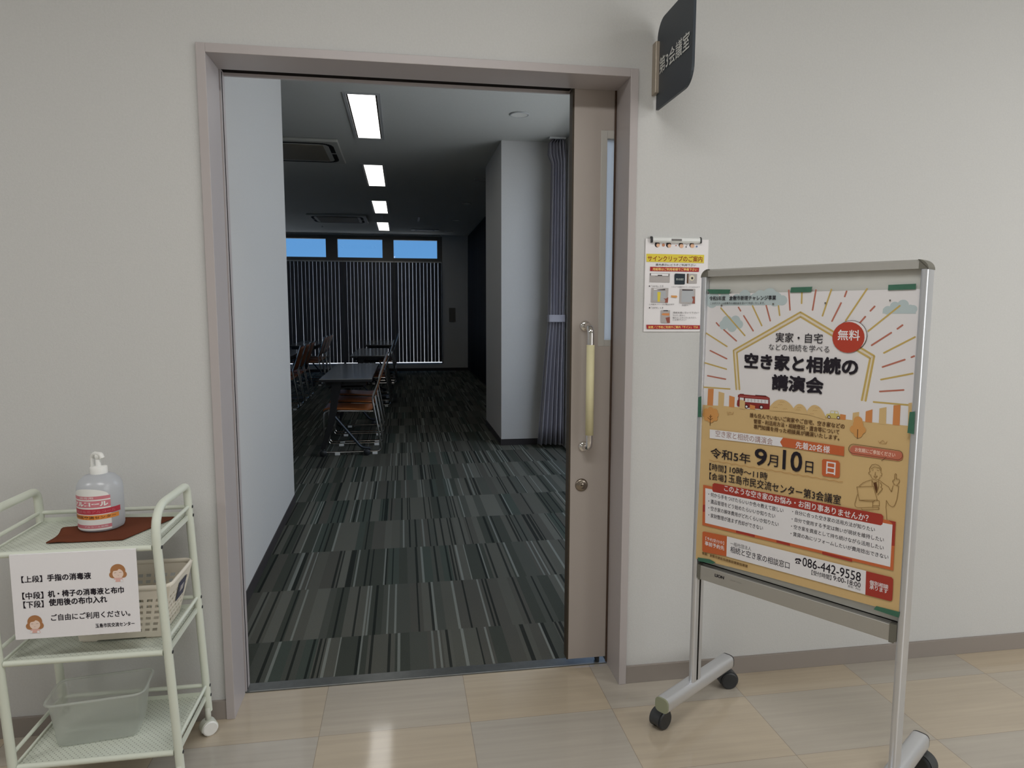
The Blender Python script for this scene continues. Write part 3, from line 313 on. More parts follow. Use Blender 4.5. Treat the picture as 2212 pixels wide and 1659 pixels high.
NOTICE_WALL=[('c', 'hairb', 1.377, 1.514, 0.009), ('c', 'skin2', 1.38, 1.512, 0.006), ('c', 'hairb', 1.416, 1.514, 0.009), ('c', 'skin2', 1.419, 1.511, 0.006), ('c', 'hairb', 1.459, 1.514, 0.008), ('c', 'skin2', 1.461, 1.511, 0.007), ('c', 'hairb', 1.497, 1.514, 0.008), ('c', 'skin2', 1.499, 1.512, 0.007), ('c', 'rred', 1.398, 1.513, 0.005), ('c', 'ryel', 1.398, 1.513, 0.002), ('c', 'rred', 1.442, 1.512, 0.002), ('c', 'blue', 1.514, 1.51, 0.003), ('c', 'hairb', 1.477, 1.508, 0.002), ('l', 'hairb', 0.0006, [(1.478, 1.509), (1.479, 1.516), (1.481, 1.513)]), ('p', 'yellow', [(1.34, 1.484), (1.541, 1.483), (1.541, 1.456), (1.341, 1.458)]), ('t', 'dkred', 'サインクリップのご案内', 1.345, 1.46, 0.19, 0.018, 0.02), ('t', 'ink', '案内表示にどうぞご利用下さい', 1.373, 1.445, 0.14, 0.008, 0), ('p', 'red', [(1.354, 1.442), (1.525, 1.441), (1.524, 1.427), (1.354, 1.428)]), ('t', 'ltyel', '用紙等はご利用者様でご準備下さい', 1.363, 1.43, 0.155, 0.009, 0.03), ('p', 'gray1', [(1.354, 1.421), (1.423, 1.421), (1.423, 1.391), (1.353, 1.392)]), ('p', 'white', [(1.357, 1.42), (1.418, 1.419), (1.418, 1.413), (1.357, 1.414)]), ('p', 'ink', [(1.354, 1.421), (1.357, 1.421), (1.357, 1.413), (1.355, 1.413)]), ('p', 'ink', [(1.418, 1.419), (1.42, 1.419), (1.42, 1.412), (1.418, 1.412)]), ('p', 'hairb', [(1.381, 1.416), (1.396, 1.416), (1.396, 1.413), (1.381, 1.413)]), ('p', 'gray2', [(1.371, 1.412), (1.419, 1.411), (1.419, 1.41), (1.371, 1.411)]), ('p', 'navy', [(1.439, 1.417), (1.442, 1.421), (1.476, 1.42), (1.476, 1.388), (1.474, 1.385), (1.44, 1.385)]), ('t', 'ltgray', '第3会議室', 1.445, 1.3985, 0.026, 0.007, 0.02), ('p', 'gray1', [(1.483, 1.421), (1.518, 1.42), (1.518, 1.389), (1.483, 1.389)]), ('p', 'brown', [(1.483, 1.421), (1.488, 1.421), (1.488, 1.389), (1.483, 1.389)]), ('c', 'cream', 1.5, 1.407, 0.009), ('c', 'hairb', 1.501, 1.406, 0.004), ('c', 'ink', 1.353, 1.379, 0.002), ('t', 'ink', '「つける」とき', 1.358, 1.376, 0.043, 0.006, 0), ('t', 'ink', 'このような用紙をクリップではさみます', 1.429, 1.375, 0.1, 0.004, 0), ('p', 'gray1', [(1.361, 1.373), (1.419, 1.373), (1.418, 1.325), (1.36, 1.326)]), ('p', 'gray3', [(1.368, 1.363), (1.41, 1.363), (1.41, 1.332), (1.366, 1.333)]), ('p', 'white', [(1.368, 1.371), (1.409, 1.37), (1.409, 1.367), (1.368, 1.367)]), ('p', 'hairb', [(1.377, 1.368), (1.408, 1.37), (1.408, 1.366), (1.385, 1.366)]), ('p', 'yellow', [(1.381, 1.36), (1.39, 1.36), (1.392, 1.358), (1.39, 1.328), (1.382, 1.328)]), ('p', 'skin3', [(1.402, 1.339), (1.411, 1.338), (1.419, 1.343), (1.418, 1.325), (1.408, 1.325), (1.409, 1.334)]), ('p', 'leaf', [(1.428, 1.349), (1.445, 1.348), (1.446, 1.35), (1.451, 1.345), (1.446, 1.34), (1.445, 1.342), (1.428, 1.342), (1.431, 1.345)]), ('p', 'gray1', [(1.46, 1.371), (1.513, 1.371), (1.514, 1.322), (1.46, 1.323)]), ('p', 'gray3', [(1.466, 1.366), (1.508, 1.366), (1.508, 1.327), (1.465, 1.327)]), ('p', 'hairb', [(1.467, 1.369), (1.505, 1.368), (1.505, 1.365), (1.467, 1.365)]), ('p', 'skin3', [(1.501, 1.345), (1.512, 1.346), (1.513, 1.322), (1.503, 1.323), (1.506, 1.336)]), ('t', 'ink', 'この紙をクリップに差込みます', 1.353, 1.317, 0.088, 0.005, 0), ('t', 'ink', '設置完了！', 1.468, 1.315, 0.03, 0.005, 0), ('c', 'ink', 1.355, 1.308, 0.002), ('t', 'ink', '「はずす」とき', 1.361, 1.305, 0.041, 0.006, 0), ('p', 'gray1', [(1.396, 1.3), (1.426, 1.3), (1.427, 1.258), (1.396, 1.259)]), ('p', 'orange', [(1.402, 1.29), (1.424, 1.29), (1.424, 1.282), (1.403, 1.283), (1.396, 1.286)]), ('p', 'skin3', [(1.411, 1.275), (1.426, 1.278), (1.427, 1.258), (1.417, 1.258)]), ('p', 'hairb', [(1.403, 1.3), (1.419, 1.3), (1.419, 1.297), (1.403, 1.297)]), ('t', 'ink', '用紙を横に引いて下さい！', 1.437, 1.289, 0.091, 0.006, 0), ('t', 'ink', '下に引っ張ると、', 1.436, 1.2805, 0.045, 0.005, 0), ('t', 'ink', '破れることがございますので、', 1.436, 1.273, 0.084, 0.005, 0), ('t', 'ink', 'ご注意下さい！', 1.436, 1.266, 0.048, 0.005, 0), ('p', 'red', [(1.345, 1.252), (1.534, 1.25), (1.534, 1.237), (1.347, 1.238)]), ('t', 'ltyel', '設置／ご予約ご利用やご案内「サイン」では', 1.352, 1.24, 0.174, 0.008, 0.025)]
NOTICE_CART=[('t', 'ink', '【上段】', -0.405, 0.617, 0.047, 0.017, 0.03), ('t', 'ink', '手指の消毒液', -0.346, 0.618, 0.101, 0.017, 0.035), ('t', 'ink', '【中段】', -0.406, 0.5735, 0.048, 0.018, 0.03), ('t', 'ink', '机・椅子の消毒液と布巾', -0.347, 0.5755, 0.177, 0.017, 0.035), ('t', 'ink', '【下段】', -0.405, 0.5505, 0.046, 0.018, 0.03), ('t', 'ink', '使用後の布巾入れ', -0.346, 0.553, 0.135, 0.018, 0.035), ('t', 'ink', 'ご自由にご利用ください。', -0.344, 0.513, 0.186, 0.017, 0.025), ('t', 'ink', '玉島市民交流センター', -0.242, 0.487, 0.093, 0.011, 0.03), ('c', 'hair', -0.181, 0.635, 0.018), ('c', 'hair', -0.193, 0.625, 0.009), ('c', 'hair', -0.169, 0.625, 0.009), ('c', 'skin', -0.181, 0.627, 0.013), ('p', 'hair', [(-0.194, 0.635), (-0.191, 0.647), (-0.18, 0.652), (-0.167, 0.644), (-0.166, 0.633), (-0.173, 0.638), (-0.176, 0.642), (-0.182, 0.636)]), ('l', 'hair2', 0.0007, [(-0.19, 0.63), (-0.185, 0.631)]), ('l', 'hair2', 0.0007, [(-0.178, 0.631), (-0.172, 0.631)]), ('l', 'hair2', 0.0005, [(-0.182, 0.623), (-0.179, 0.623)]), ('p', 'pinkish', [(-0.19, 0.617), (-0.171, 0.616), (-0.169, 0.606), (-0.193, 0.606)]), ('p', 'white', [(-0.192, 0.612), (-0.187, 0.612), (-0.188, 0.606), (-0.193, 0.606)]), ('p', 'white', [(-0.176, 0.612), (-0.171, 0.612), (-0.169, 0.606), (-0.176, 0.606)]), ('c', 'hair', -0.382, 0.514, 0.017), ('c', 'hair', -0.394, 0.503, 0.009), ('c', 'hair', -0.371, 0.503, 0.009), ('c', 'skin', -0.382, 0.506, 0.012), ('p', 'hair', [(-0.395, 0.513), (-0.392, 0.526), (-0.381, 0.53), (-0.369, 0.522), (-0.367, 0.511), (-0.375, 0.516), (-0.377, 0.521), (-0.383, 0.515)]), ('l', 'hair2', 0.0007, [(-0.391, 0.509), (-0.386, 0.509)]), ('l', 'hair2', 0.0007, [(-0.379, 0.509), (-0.374, 0.509)]), ('l', 'hair2', 0.0005, [(-0.384, 0.501), (-0.381, 0.501)]), ('p', 'pinkish', [(-0.392, 0.495), (-0.373, 0.495), (-0.371, 0.484), (-0.394, 0.485)]), ('p', 'white', [(-0.393, 0.49), (-0.388, 0.491), (-0.39, 0.484), (-0.394, 0.485)]), ('p', 'white', [(-0.378, 0.49), (-0.373, 0.49), (-0.372, 0.484), (-0.378, 0.484)])]
# ================================================================ SETTING
W_, H_, R_ = 1.2729, 2.0343, .1435
b = MB(); b.poly([(-4,-3.6,0),(6,-3.6,0),(6,.16,0),(-4,.16,0)], m_floor)
struct(b.build('floor'), 'glossy beige and grey vinyl tile floor of the corridor', 'floor')
b = MB(); b.poly([(-6,.15,0),(2.1,.15,0),(2.1,12.6,0),(-6,12.6,0)], m_carpet)
struct(b.build('floor'), 'dark green and grey striped carpet tiles inside the meeting room', 'carpet')
bpy.data.objects['floor.001'].location.z = .0005
b = MB(); b.box((-4,.012,0),(-.02,.14,2.9), m_wall).box((1.29,.012,0),(6,.14,2.9), m_wall).box((-.02,.012,2.055),(1.29,.14,2.9), m_wall)
struct(b.build('wall_front'), 'beige wallpapered corridor wall around the doorway', 'wall')
b = MB(); b.box((-4.1,-3.7,0),(-4,.14,2.75), m_wall); struct(b.build('wall_west'), 'beige end wall of the corridor beyond the left edge', 'wall')
b = MB(); b.box((6,-3.7,0),(6.1,.14,2.75), m_wall); struct(b.build('wall_east'), 'beige end wall of the corridor beyond the right edge', 'wall')
b = MB(); b.box((-4,-3.7,0),(6,-3.6,2.75), m_wall); struct(b.build('wall_south'), 'beige corridor wall behind the viewer', 'wall')
b = MB(); b.box((-4,-3.6,2.75),(6,.012,2.8), m_ceil); struct(b.build('ceiling'), 'white corridor ceiling', 'ceiling')
b = MB(); b.box((-4,.003,0),(-.026,.0125,.062), m_base); struct(b.build('baseboard_left', bevel=.001), 'grey vinyl skirting on the wall behind the trolley', 'baseboard')
b = MB(); b.box((1.2995,.003,0),(6,.0125,.062), m_base); struct(b.build('baseboard_right', bevel=.001), 'grey vinyl skirting on the wall behind the poster stand', 'baseboard')
# door frame
b = MB(); b.box((-.026,0,0),(0,R_,H_+.026), m_frame); struct(b.build('trim_1', bevel=.0012), 'pinkish grey steel jamb on the left of the doorway', 'door frame')
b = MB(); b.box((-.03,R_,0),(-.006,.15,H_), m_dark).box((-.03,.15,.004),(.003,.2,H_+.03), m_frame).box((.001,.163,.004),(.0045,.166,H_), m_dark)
struct(b.build('trim_2'), 'pinkish grey door stop strip behind the left jamb', 'door frame')
b = MB(); b.box((W_,0,0),(W_+.026,R_,H_+.026), m_frame).box((W_-.0068,.139,.01),(W_,R_,H_), M('brown_gap_shade',(70,52,40),rough=.8)); struct(b.build('trim_3', bevel=.0012), 'pinkish grey steel jamb on the right of the doorway', 'door frame')  # dark brown strip painted in for the shaded gap between jamb and leaf
b = MB(); b.box((0,0,H_),(W_,R_,H_+.026), m_frame); struct(b.build('trim_4', bevel=.0012), 'pinkish grey steel head of the door frame', 'door frame')
b = MB(); b.box((-.03,.19,2.031),(W_+.8,.2,2.3), m_frame).box((-.03,R_,2.0405),(1.119,.19,2.05), m_dark)  # dark box painted in as the shade inside the door track slot
struct(b.build('trim_5'), 'track cover board behind the door head', 'door frame')
m_steel = M('worn_steel_threshold', (112,114,112), rough=.28, metal=.6, noise=(40,.2))
b = MB(); b.box((0,.147,0),(W_,.203,.003), m_steel).box((.012,.149,.003),(W_,.152,.0034), m_alud)
struct(b.build('trim_6'), 'grey steel threshold strip across the doorway floor', 'threshold')
# sliding door leaf
m_seal = M('dark_brown_edge', (62,52,38), rough=.6)
m_frost = milky('frosted_glass', (238,244,250), see=.25, transl=.7)
m_wf = M('grey_window_bead', (186,184,178), rough=.4, metal=.2)
lx0, lx1 = 1.127, 2.035
b = MB()
b.box((lx0,.1445,.03),(1.221,.186,2.037), m_leaf).box((1.43,.1445,.03),(lx1,.186,2.037), m_leaf)
b.box((1.221,.1445,.03),(1.43,.186,1.174), m_leaf).box((1.221,.1445,1.905),(1.43,.186,2.037), m_leaf)
door = b.build('door_1'); struct(door, 'pinkish beige sliding door leaf pushed open to the right', 'door')
MB().box((1.1215,.1475,.028),(1.127,.19,2.037), m_seal).build('edge_seal', door)
b = MB()
for a_, c_ in (((1.221,.1435,1.174),(1.243,.187,1.905)), ((1.408,.1435,1.174),(1.43,.187,1.905)), ((1.243,.1435,1.174),(1.408,.187,1.196)), ((1.243,.1435,1.878),(1.408,.187,1.905))):
    b.box(a_, c_, m_wf)
wf = b.build('window_frame', door, bevel=.001)
MB().box((1.243,.160,1.196),(1.408,.165,1.878), m_frost).build('window_glass', wf)
hz0, hz1, hx, hy = .825, 1.240, 1.178, .086
b = MB(); pth = fillet([(1.173,.1445,1.245),(hx,hy,1.243),(hx,hy,.822),(1.173,.1445,.820)], .03, 7)
b.tube(pth, .0115, m_chrome, n=14)
hd = b.build('handle', door)
m_cream = M('cream_grip', (222,214,172), rough=.6)
MB().lathe([(.0,.871),(.0138,.871),(.0138,1.182),(0,1.182)], (hx,hy,0), m_cream).build('grip', hd)
for z in (1.245,.820):
    MB().lathe([(0,-.012),(.014,-.012),(.019,-.006),(.0195,0)], (1.173,.1445,z), m_chrome, axis='y').build('rose', hd)
m_lock = M('bronze_lock', (150,140,128), rough=.25, metal=1.)
b = MB(); b.lathe([(0,-.008),(.012,-.008),(.0135,-.006),(.018,-.007),(.022,-.004),(.0235,0)], (1.168,.1445,.68), m_lock, axis='y')
b.box((1.1635,.1350,.679),(1.1725,.1368,.6815), m_dark); b.build('lock', door)
MB().box((1.236,.150,.006),(1.246,.18,.03), m_black).build('guide', door)

# meeting room
b = MB(); b.prism([(-.14,.2,0),(-.19,2.49,0),(-3,2.49,0),(-3,.2,0)], (0,0,2.85), m_rwall)
struct(b.build('wall_partition'), 'pale partition wall just inside the doorway on the left', 'wall')
b = MB(); b.prism([(-.135,.2,0),(-.185,2.493,0),(-.195,2.493,0),(-.145,.2,0)], (0,0,.06), m_rbase)
struct(b.build('baseboard_partition'), 'dark skirting along the pale partition wall', 'baseboard')
b = MB(); b.box((-6,.14,2.85),(2.15,12.6,2.9), m_ceil); struct(b.build('ceiling'), 'off-white meeting room ceiling with a row of lamps', 'ceiling')
b = MB(); b.box((-6.1,.14,0),(-6,12.6,2.85), m_rwall); struct(b.build('wall_left'), 'far left wall of the meeting room', 'wall')
wy0, wy1, wz0, wz1 = .45, 3.95, .1, 2.72
b = MB(); b.box((2.05,.14,0),(2.15,wy0,2.85), m_rwall).box((2.05,wy1,0),(2.15,12.6,2.85), m_rwall).box((2.05,wy0,0),(2.15,wy1,wz0), m_rwall).box((2.05,wy0,wz1),(2.15,wy1,2.85), m_rwall)
struct(b.build('wall_right'), 'right side wall of the meeting room behind the curtains', 'wall')
m_wframe = M('dark_window_frame', (70,66,62), rough=.5, metal=.3)
m_glass = glassy('window_glass', (250,252,255))
b = MB()
for y in (wy0, wy0+1.14, wy0+2.28, wy1-.05): b.box((2.075,y,wz0),(2.125,y+.05,wz1), m_wframe)
b.box((2.075,wy0,wz0),(2.125,wy1,wz0+.05), m_wframe).box((2.075,wy0,wz1-.05),(2.125,wy1,wz1), m_wframe)
w2 = struct(b.build('window_2'), 'tall side window by the tied-back curtain', 'window')
MB().box((2.098,wy0+.05,wz0+.05),(2.102,wy1-.05,wz1-.05), m_glass).build('glass', w2)
b = MB(); b.box((1.47,4.228,0),(2.05,5.42,2.85), m_rwall); struct(b.build('pillar'), 'square wallpapered pillar at the right of the room', 'pillar')
b = MB(); b.box((1.464,4.222,0),(2.05,4.228,.06), m_rbase).box((1.464,4.228,0),(1.47,5.42,.06), m_rbase); struct(b.build('baseboard_pillar'), 'dark skirting around the foot of the pillar', 'baseboard')
# back wall with its windows
BY = 12.4
b = MB(); b.box((1.39,BY,0),(2.05,BY+.15,2.85), m_rwall).box((-6,BY,0),(1.39,BY+.15,.15), m_rwall).box((-6,BY,2.82),(1.39,BY+.15,2.85), m_rwall)
struct(b.build('wall_back'), 'dim back wall with the high blue windows', 'wall')
b = MB(); b.box((-6,BY-.008,0),(2.0,BY,.062), m_rbase); struct(b.build('baseboard_back'), 'dark skirting under the back windows', 'baseboard')
m_mul = M('dark_grey_mullion', (112,106,98), rough=.6)
b = MB(); b.box((-6,BY,2.745),(1.39,BY+.12,2.82), m_mul).box((-6,BY,2.29),(1.39,BY+.12,2.37), m_mul).box((1.29,BY,2.37),(1.39,BY+.12,2.745), m_mul)
xs_ = [(-6,-3.05),(-2.03,-1.93)]
for x0, x1 in ((-.985,-.755),(.155,.385),(-2.12,-1.89),(-6,-3.02)): b.box((x0,BY,2.37),(x1,BY+.12,2.745), m_mul)
for x in (-3.3,-.66,.39): b.box((x-.02,BY+.03,.15),(x+.02,BY+.11,2.29), m_mul)
b.box((-6,BY+.03,.15),(1.39,BY+.11,.165), m_mul).box((1.375,BY,.15),(1.39,BY+.11,2.3), m_mul)
w1 = struct(b.build('window_1'), 'wide back window with three blue transom lights above blinds', 'window')
MB().box((-3.02,BY+.06,2.37),(1.29,BY+.066,2.745), m_glass).build('transom_glass', w1)
MB().box((-6,BY+.06,.165),(1.375,BY+.066,2.29), m_glass).build('glass', w1)
b = MB(); b.box((-6,BY-.17,2.838),(1.4,BY-.15,2.85), m_rwall).box((-6,BY-.15,2.846),(1.36,BY-.01,2.85), m_dark)
struct(b.build('trim_7'), 'blind recess edge along the back of the ceiling', 'trim')
# outdoors seen through the back window
m_conc = M('sunlit_concrete', (214,212,206), rough=.9, noise=(5,.05))
b = MB(); b.poly([(-14,12.6,-.12),(12,12.6,-.12),(12,17,-.12),(-14,17,-.12)], m_conc)
struct(b.build('ground'), 'sunlit terrace floor outside the back window', 'terrace')
b = MB(); b.box((-14,16.8,-.12),(12,17,2.62), m_conc); struct(b.build('wall_terrace'), 'sunlit concrete wall across the terrace outside the back window', 'wall')

b = MB(); b.box((5.6,.2,-.12),(5.8,12.5,5.2), m_conc); struct(b.build('wall_sky_blocker'), 'added pale concrete wall outside the side window, blocking blue sky', 'wall')  # unseen wall added to keep blue sky light out of the side window
b = MB(); b.poly([(2.2,.2,-.12),(5.6,.2,-.12),(5.6,12.5,-.12),(2.2,12.5,-.12)], m_conc); struct(b.build('ground'), 'paved strip outside the side window', 'ground')
# ================================================================ MEETING ROOM THINGS
m_slat = M('charcoal_blind_fabric', (92,92,96), rough=.8, spec=.2)
m_head = M('grey_headrail', (196,194,188), rough=.4, metal=.4)
def blind(x0, x1, label):
    t = thing('vertical_blind', ((x0+x1)/2, BY-.06, 0), label, 'blind', group='vertical blinds on the back window')
    hw = (x1-x0)/2
    MB().box((-hw,-.02,2.275),(hw,.02,2.298), m_head).build('headrail', t)
    n = int(round((x1-x0)/.0757)); p = (x1-x0)/n; s = MB(); w = MB()
    for i in range(n):
        c = -hw+p*(i+.5); a = math.radians(17+random.uniform(-5,5)); hw2 = .0352
        dx, dy = math.cos(a)*hw2, math.sin(a)*hw2; sk = random.uniform(-.004,.004)
        s.add([(c-dx,-dy,2.275),(c+dx,dy,2.275),(c+dx+sk,dy,.2),(c-dx+sk,-dy,.2)], [(0,1,2,3)], m_slat)
        w.box((c-dx+sk,-.006,.196),(c+dx+sk,.006,.208), m_slat)
    s.build('slats', t, solid=.0012); w.build('weights', t)
blind(-2.06, -.655, 'charcoal vertical blind at left of the back window, behind the wooden chairs')
blind(-.645, .385, 'charcoal vertical blind in the middle of the back window')
blind(.395, 1.372, 'charcoal vertical blind nearest the far curtain, a bright gap down its right side')

m_lamp = M('lamp_panel', (255,253,248), emit=LAMP)
m_lampf = M('lamp_trim', (176,176,174), rough=.5)
for k, (cx, y0, y1) in enumerate(((.277,3.06,4.34),(.258,5.50,6.77),(.238,7.96,9.23),(.219,10.40,11.67))):
    t = thing('ceiling_lamp', (cx,(y0+y1)/2,2.85), ['long bright ceiling lamp nearest the doorway','bright ceiling lamp second from the doorway','bright ceiling lamp third from the doorway','small bright ceiling lamp nearest the back windows'][k], 'lamp', group='row of ceiling lamps')
    hl = (y1-y0)/2; f = MB()
    f.box((-.135,-hl-.03,-.006),(-.11,hl+.03,0), m_lampf).box((.11,-hl-.03,-.006),(.135,hl+.03,0), m_lampf).box((-.11,-hl-.03,-.006),(.11,-hl,0), m_lampf).box((-.11,hl,-.006),(.11,hl+.03,0), m_lampf)
    f.build('frame', t, bevel=.001)
    MB().box((-.098,-hl+.012,-.0035),(.098,hl-.012,-.001), m_lamp).build('diffuser', t)
    MB().box((-.11,-hl,-.001),(.11,hl,-.0002), m_dark).build('recess', t)  # flat dark plate, shade of the gap around the diffuser put into colour
m_ref = M('lamp_reflector', (236,234,226), rough=.3, metal=.4)
for k, (x, y) in enumerate(((1.492,3.375),(1.497,6.11),(1.49,7.98),(1.486,9.86),(1.485,11.63))):
    t = thing('downlight', (x,y,2.85), ['round downlight on the ceiling nearest the tied-back curtain','round downlight just past the pillar','round downlight second past the pillar','round downlight third past the pillar','round downlight nearest the back wall'][k], 'lamp', group='unlit downlights on the right')
    MB().lathe([(.078,0),(.08,-.004),(.076,-.009),(.068,-.009),(.066,-.002)], (0,0,0), m_lampf, n=28).build('ring', t)
    MB().lathe([(.066,-.0075),(.055,-.0035),(.03,-.0015),(0,-.001)], (0,0,0), m_ref, n=28, smooth=False).build('reflector', t)
m_acp = M('air_conditioner_panel', (176,174,164), rough=.5)
m_acg = M('air_conditioner_grille', (112,102,82), rough=.6)
for k, (cx, cy) in enumerate(((-.49,4.89),(-.50,9.93))):
    t = thing('air_conditioner', (cx,cy,2.8485), ['ceiling cassette air conditioner partly hidden by the partition wall','ceiling cassette air conditioner near the back windows'][k], 'air conditioner', group='ceiling cassette air conditioners')
    MB().box((-.475,-.475,-.03),(.475,.475,0), m_acp).build('panel', t, bevel=.008)
    s = MB()
    for sx_, sy_ in ((1,1),(1,-1),(-1,1),(-1,-1)):
        ring = [(sx_*.0,sy_*.40),(sx_*.30,sy_*.40),(sx_*.375,sy_*.375),(sx_*.40,sy_*.30),(sx_*.40,sy_*.02)]
        pth = fillet([(x,y,-.0315) for x, y in ring], .08, 4); 
        for a_, c_ in zip(pth[:-1], pth[1:]):
            d = (c_-a_).normalized(); nrm = Vector((-d.y,d.x,0))*.022
            s.add([a_-nrm,a_+nrm,c_+nrm,c_-nrm], [(0,1,2,3)], m_dark)
    s.build('air_slots', t)
    MB().box((-.33,-.33,-.036),(.33,.33,-.03), m_acg).build('grille', t, bevel=.004)
t = thing('air_vent', (1.0,11.42,2.85), 'small slotted air vent on the ceiling above the right blind', 'vent')
MB().box((-.27,-.09,-.012),(.27,.09,0), m_lampf).build('frame', t, bevel=.003)
MB().box((-.19,-.05,-.014),(.19,.05,-.011), m_blackm).box((-.15,-.035,-.018),(.15,.0,-.013), m_wf).build('grille', t)
for x, y, lb in ((.235,9.75,'pale ceiling strip beside the third lamp'),(.848,9.85,'pale ceiling strip right of the lamp row')):
    tag(MB().box((x-.018,y-.3,2.843),(x+.018,y+.3,2.85), m_lampf).build('ceiling_rail', bevel=.002), lb, 'ceiling rail', 'pale ceiling strips')
b = MB(); b.lathe([(0,-.03),(.02,-.028),(.022,-.022),(.006,-.018),(.006,0)], (-.9,11.1,2.85), m_lampf, n=12)
tag(b.build('sprinkler'), 'small sprinkler head on the ceiling near the back windows', 'sprinkler')
tag(MB().box((1.525,BY-.012,1.045),(1.66,BY,1.34), m_mul).build('wall_panel', bevel=.003), 'grey rectangular wall panel right of the blinds', 'panel')

# chairs --------------------------------------------------------------
def make_chair():
    t = thing('stacking_chair', (0,0,0), '', 'chair')
    for s in (-1,1):
        y = s*.205
        pth = fillet([(.298,y,.835),(.186,y,.50),(.266,y,.024),(-.252,y,.024),(-.236,y,.405),(.192,y,.392)], [.0,.10,.05,.04,.06,0], 5)
        fr = MB().tube(pth, .0095, m_chrome, n=8).build('side_frame', t)
        for x in (-.13,.20): MB().box((x-.022,y-.012,0),(x+.022,y+.012,.022), m_white).build('glide', fr, bevel=.002)
    b = MB(); pr = [(-.245,.405),(-.235,.419),(-.20,.426),(-.05,.418),(.1,.408),(.18,.412)]; vs_ = []; 
    n = len(pr)
    for y in (-.19,-.17,0,.17,.19):
        e = .004 if abs(y) > .18 else 0
        vs_ += [(x,y,z-e-.008*math.cos(y*7)) for x, z in pr]
    fs = [(j*n+i,j*n+i+1,(j+1)*n+i+1,(j+1)*n+i) for j in range(4) for i in range(n-1)]
    b.add(vs_, fs, m_wood, True); b.build('seat', t, solid=.011)
    b = MB(); vs_ = []
    pr = [(.197,.515),(.215,.57),(.25,.68),(.283,.78),(.294,.815)]; n = len(pr)
    for y in (-.192,-.18,-.09,0,.09,.18,.192): vs_ += [(x+.018*math.cos(y*6)-.012,y,z-(.012 if abs(y)>.19 and z>.8 else 0)) for x, z in pr]
    fs = [(j*n+i,j*n+i+1,(j+1)*n+i+1,(j+1)*n+i) for j in range(6) for i in range(n-1)]
    b.add(vs_, fs, m_wood, True); b.build('backrest', t, solid=.01)
    for x, z in ((-.16,.402),(.12,.393)): MB().tube([(x,-.205,z),(x,.205,z)], .007, m_chrome, n=8).build('crossbar', t)
    return t
proto = make_chair(); used = [False]
def chair(x, y, label, group):
    if not used[0]:
        used[0] = True; proto.location = (x,y,0); proto['label'] = label; proto['group'] = group; return proto
    return dup(proto, (x,y,0), label, group)
# tables --------------------------------------------------------------
m_top = M('grey_laminate_top', (120,120,118), rough=.16, spec=.55)
def make_table():
    t = thing('folding_table', (0,0,0), '', 'table')
    b = MB(); b.box((-.225,-.875,.676),(.225,.875,.70), m_top); b.build('tabletop', t, bevel=.003)
    MB().box((-.226,-.876,.672),(.226,.876,.692), m_blackm).build('edging', t)
    MB().box((-.16,-.74,.60),(.14,.74,.612), m_blackm).box((-.18,-.78,.63),(.17,.78,.672), m_blackm).build('under_shelf', t)
    for s in (-1,1):
        y = s*.80; b = MB()
        pl = [(-.125,.668),(-.035,.668),(-.075,.50),(-.11,.30),(-.195,.07),(-.235,.07),(-.165,.30),(-.135,.50)]
        b.prism([(x,y-.018,z) for x, z in pl], (0,.036,0), m_blackm)
        lg = b.build('leg', t, bevel=.004)
        MB().tube(fillet([(-.11,y,.36),(.115,y,.078),(.20,y,.062)], .06, 5), .0125, M('dark_blue_grey_steel',(58,64,72),rough=.35,metal=.5), n=8).build('brace', lg)
        for x in (-.215,.165): 
            MB().lathe([(0,-.014),(.028,-.014),(.030,-.01),(.030,.01),(.028,.014),(0,.014)], (x,y,.030), m_black, n=20, axis='y').box((x-.008,y-.006,.05),(x+.008,y+.006,.075), m_black).build('caster', lg)
    MB().tube([(-.1,-.80,.35),(-.1,.80,.35)], .016, m_blackm, n=8).build('crossbar', t)
    return t
tp = make_table(); ut = [False]
def table(x, y, label):
    if not ut[0]:
        ut[0] = True; tp.location = (x,y,0); tp['label'] = label; tp['group'] = 'long narrow folding tables'; return
    dup(tp, (x,y,0), label, 'long narrow folding tables')
table(.048, 4.76, 'long narrow folding table nearest the doorway, grey top with blind reflections')
table(.085, 7.77, 'long narrow folding table second in the right-hand row, behind the nearest one')
table(.135, 10.55, 'long narrow folding table farthest back in the right-hand row, before the middle blind')
table(-1.125, 7.6, 'long narrow folding table mostly hidden by the partition wall')
table(-1.125, 10.5, 'long narrow folding table before the left blind, its end beside the dark chairs')
g = 'wooden chairs along the folding tables'
for i, y in enumerate((4.215,4.735,5.265)): chair(.082, y, ['orange plywood chair at the nearest table, closest to the doorway','orange plywood chair at the nearest table, middle of three','orange plywood chair at the nearest table, farthest of three'][i], g)
for i, y in enumerate((7.26,7.78,8.30)): chair(.115, y, ['dark wooden chair at the second right-hand table, its near end','dark wooden chair at the second right-hand table, in the middle','dark wooden chair at the second right-hand table, its far end'][i], g)
for i, y in enumerate((10.05,10.57,11.09)): chair(.165, y, ['wooden chair at the farthest right-hand table, its near end','wooden chair at the farthest right-hand table, in the middle','wooden chair at the farthest right-hand table, against the blind'][i], g)
for i, y in enumerate((7.1,7.62,8.14)): chair(-1.05, y, ['wooden chair beside the partition edge with its seat corner showing','wooden chair beside the partition edge, middle of three','wooden chair beside the partition edge, farthest of three'][i], g)
for i, y in enumerate((9.98,10.5,11.02)): chair(-1.07, y, ['wooden chair before the left blind, nearest of three','wooden chair before the left blind, middle of three','wooden chair before the left blind, farthest of three'][i], g)

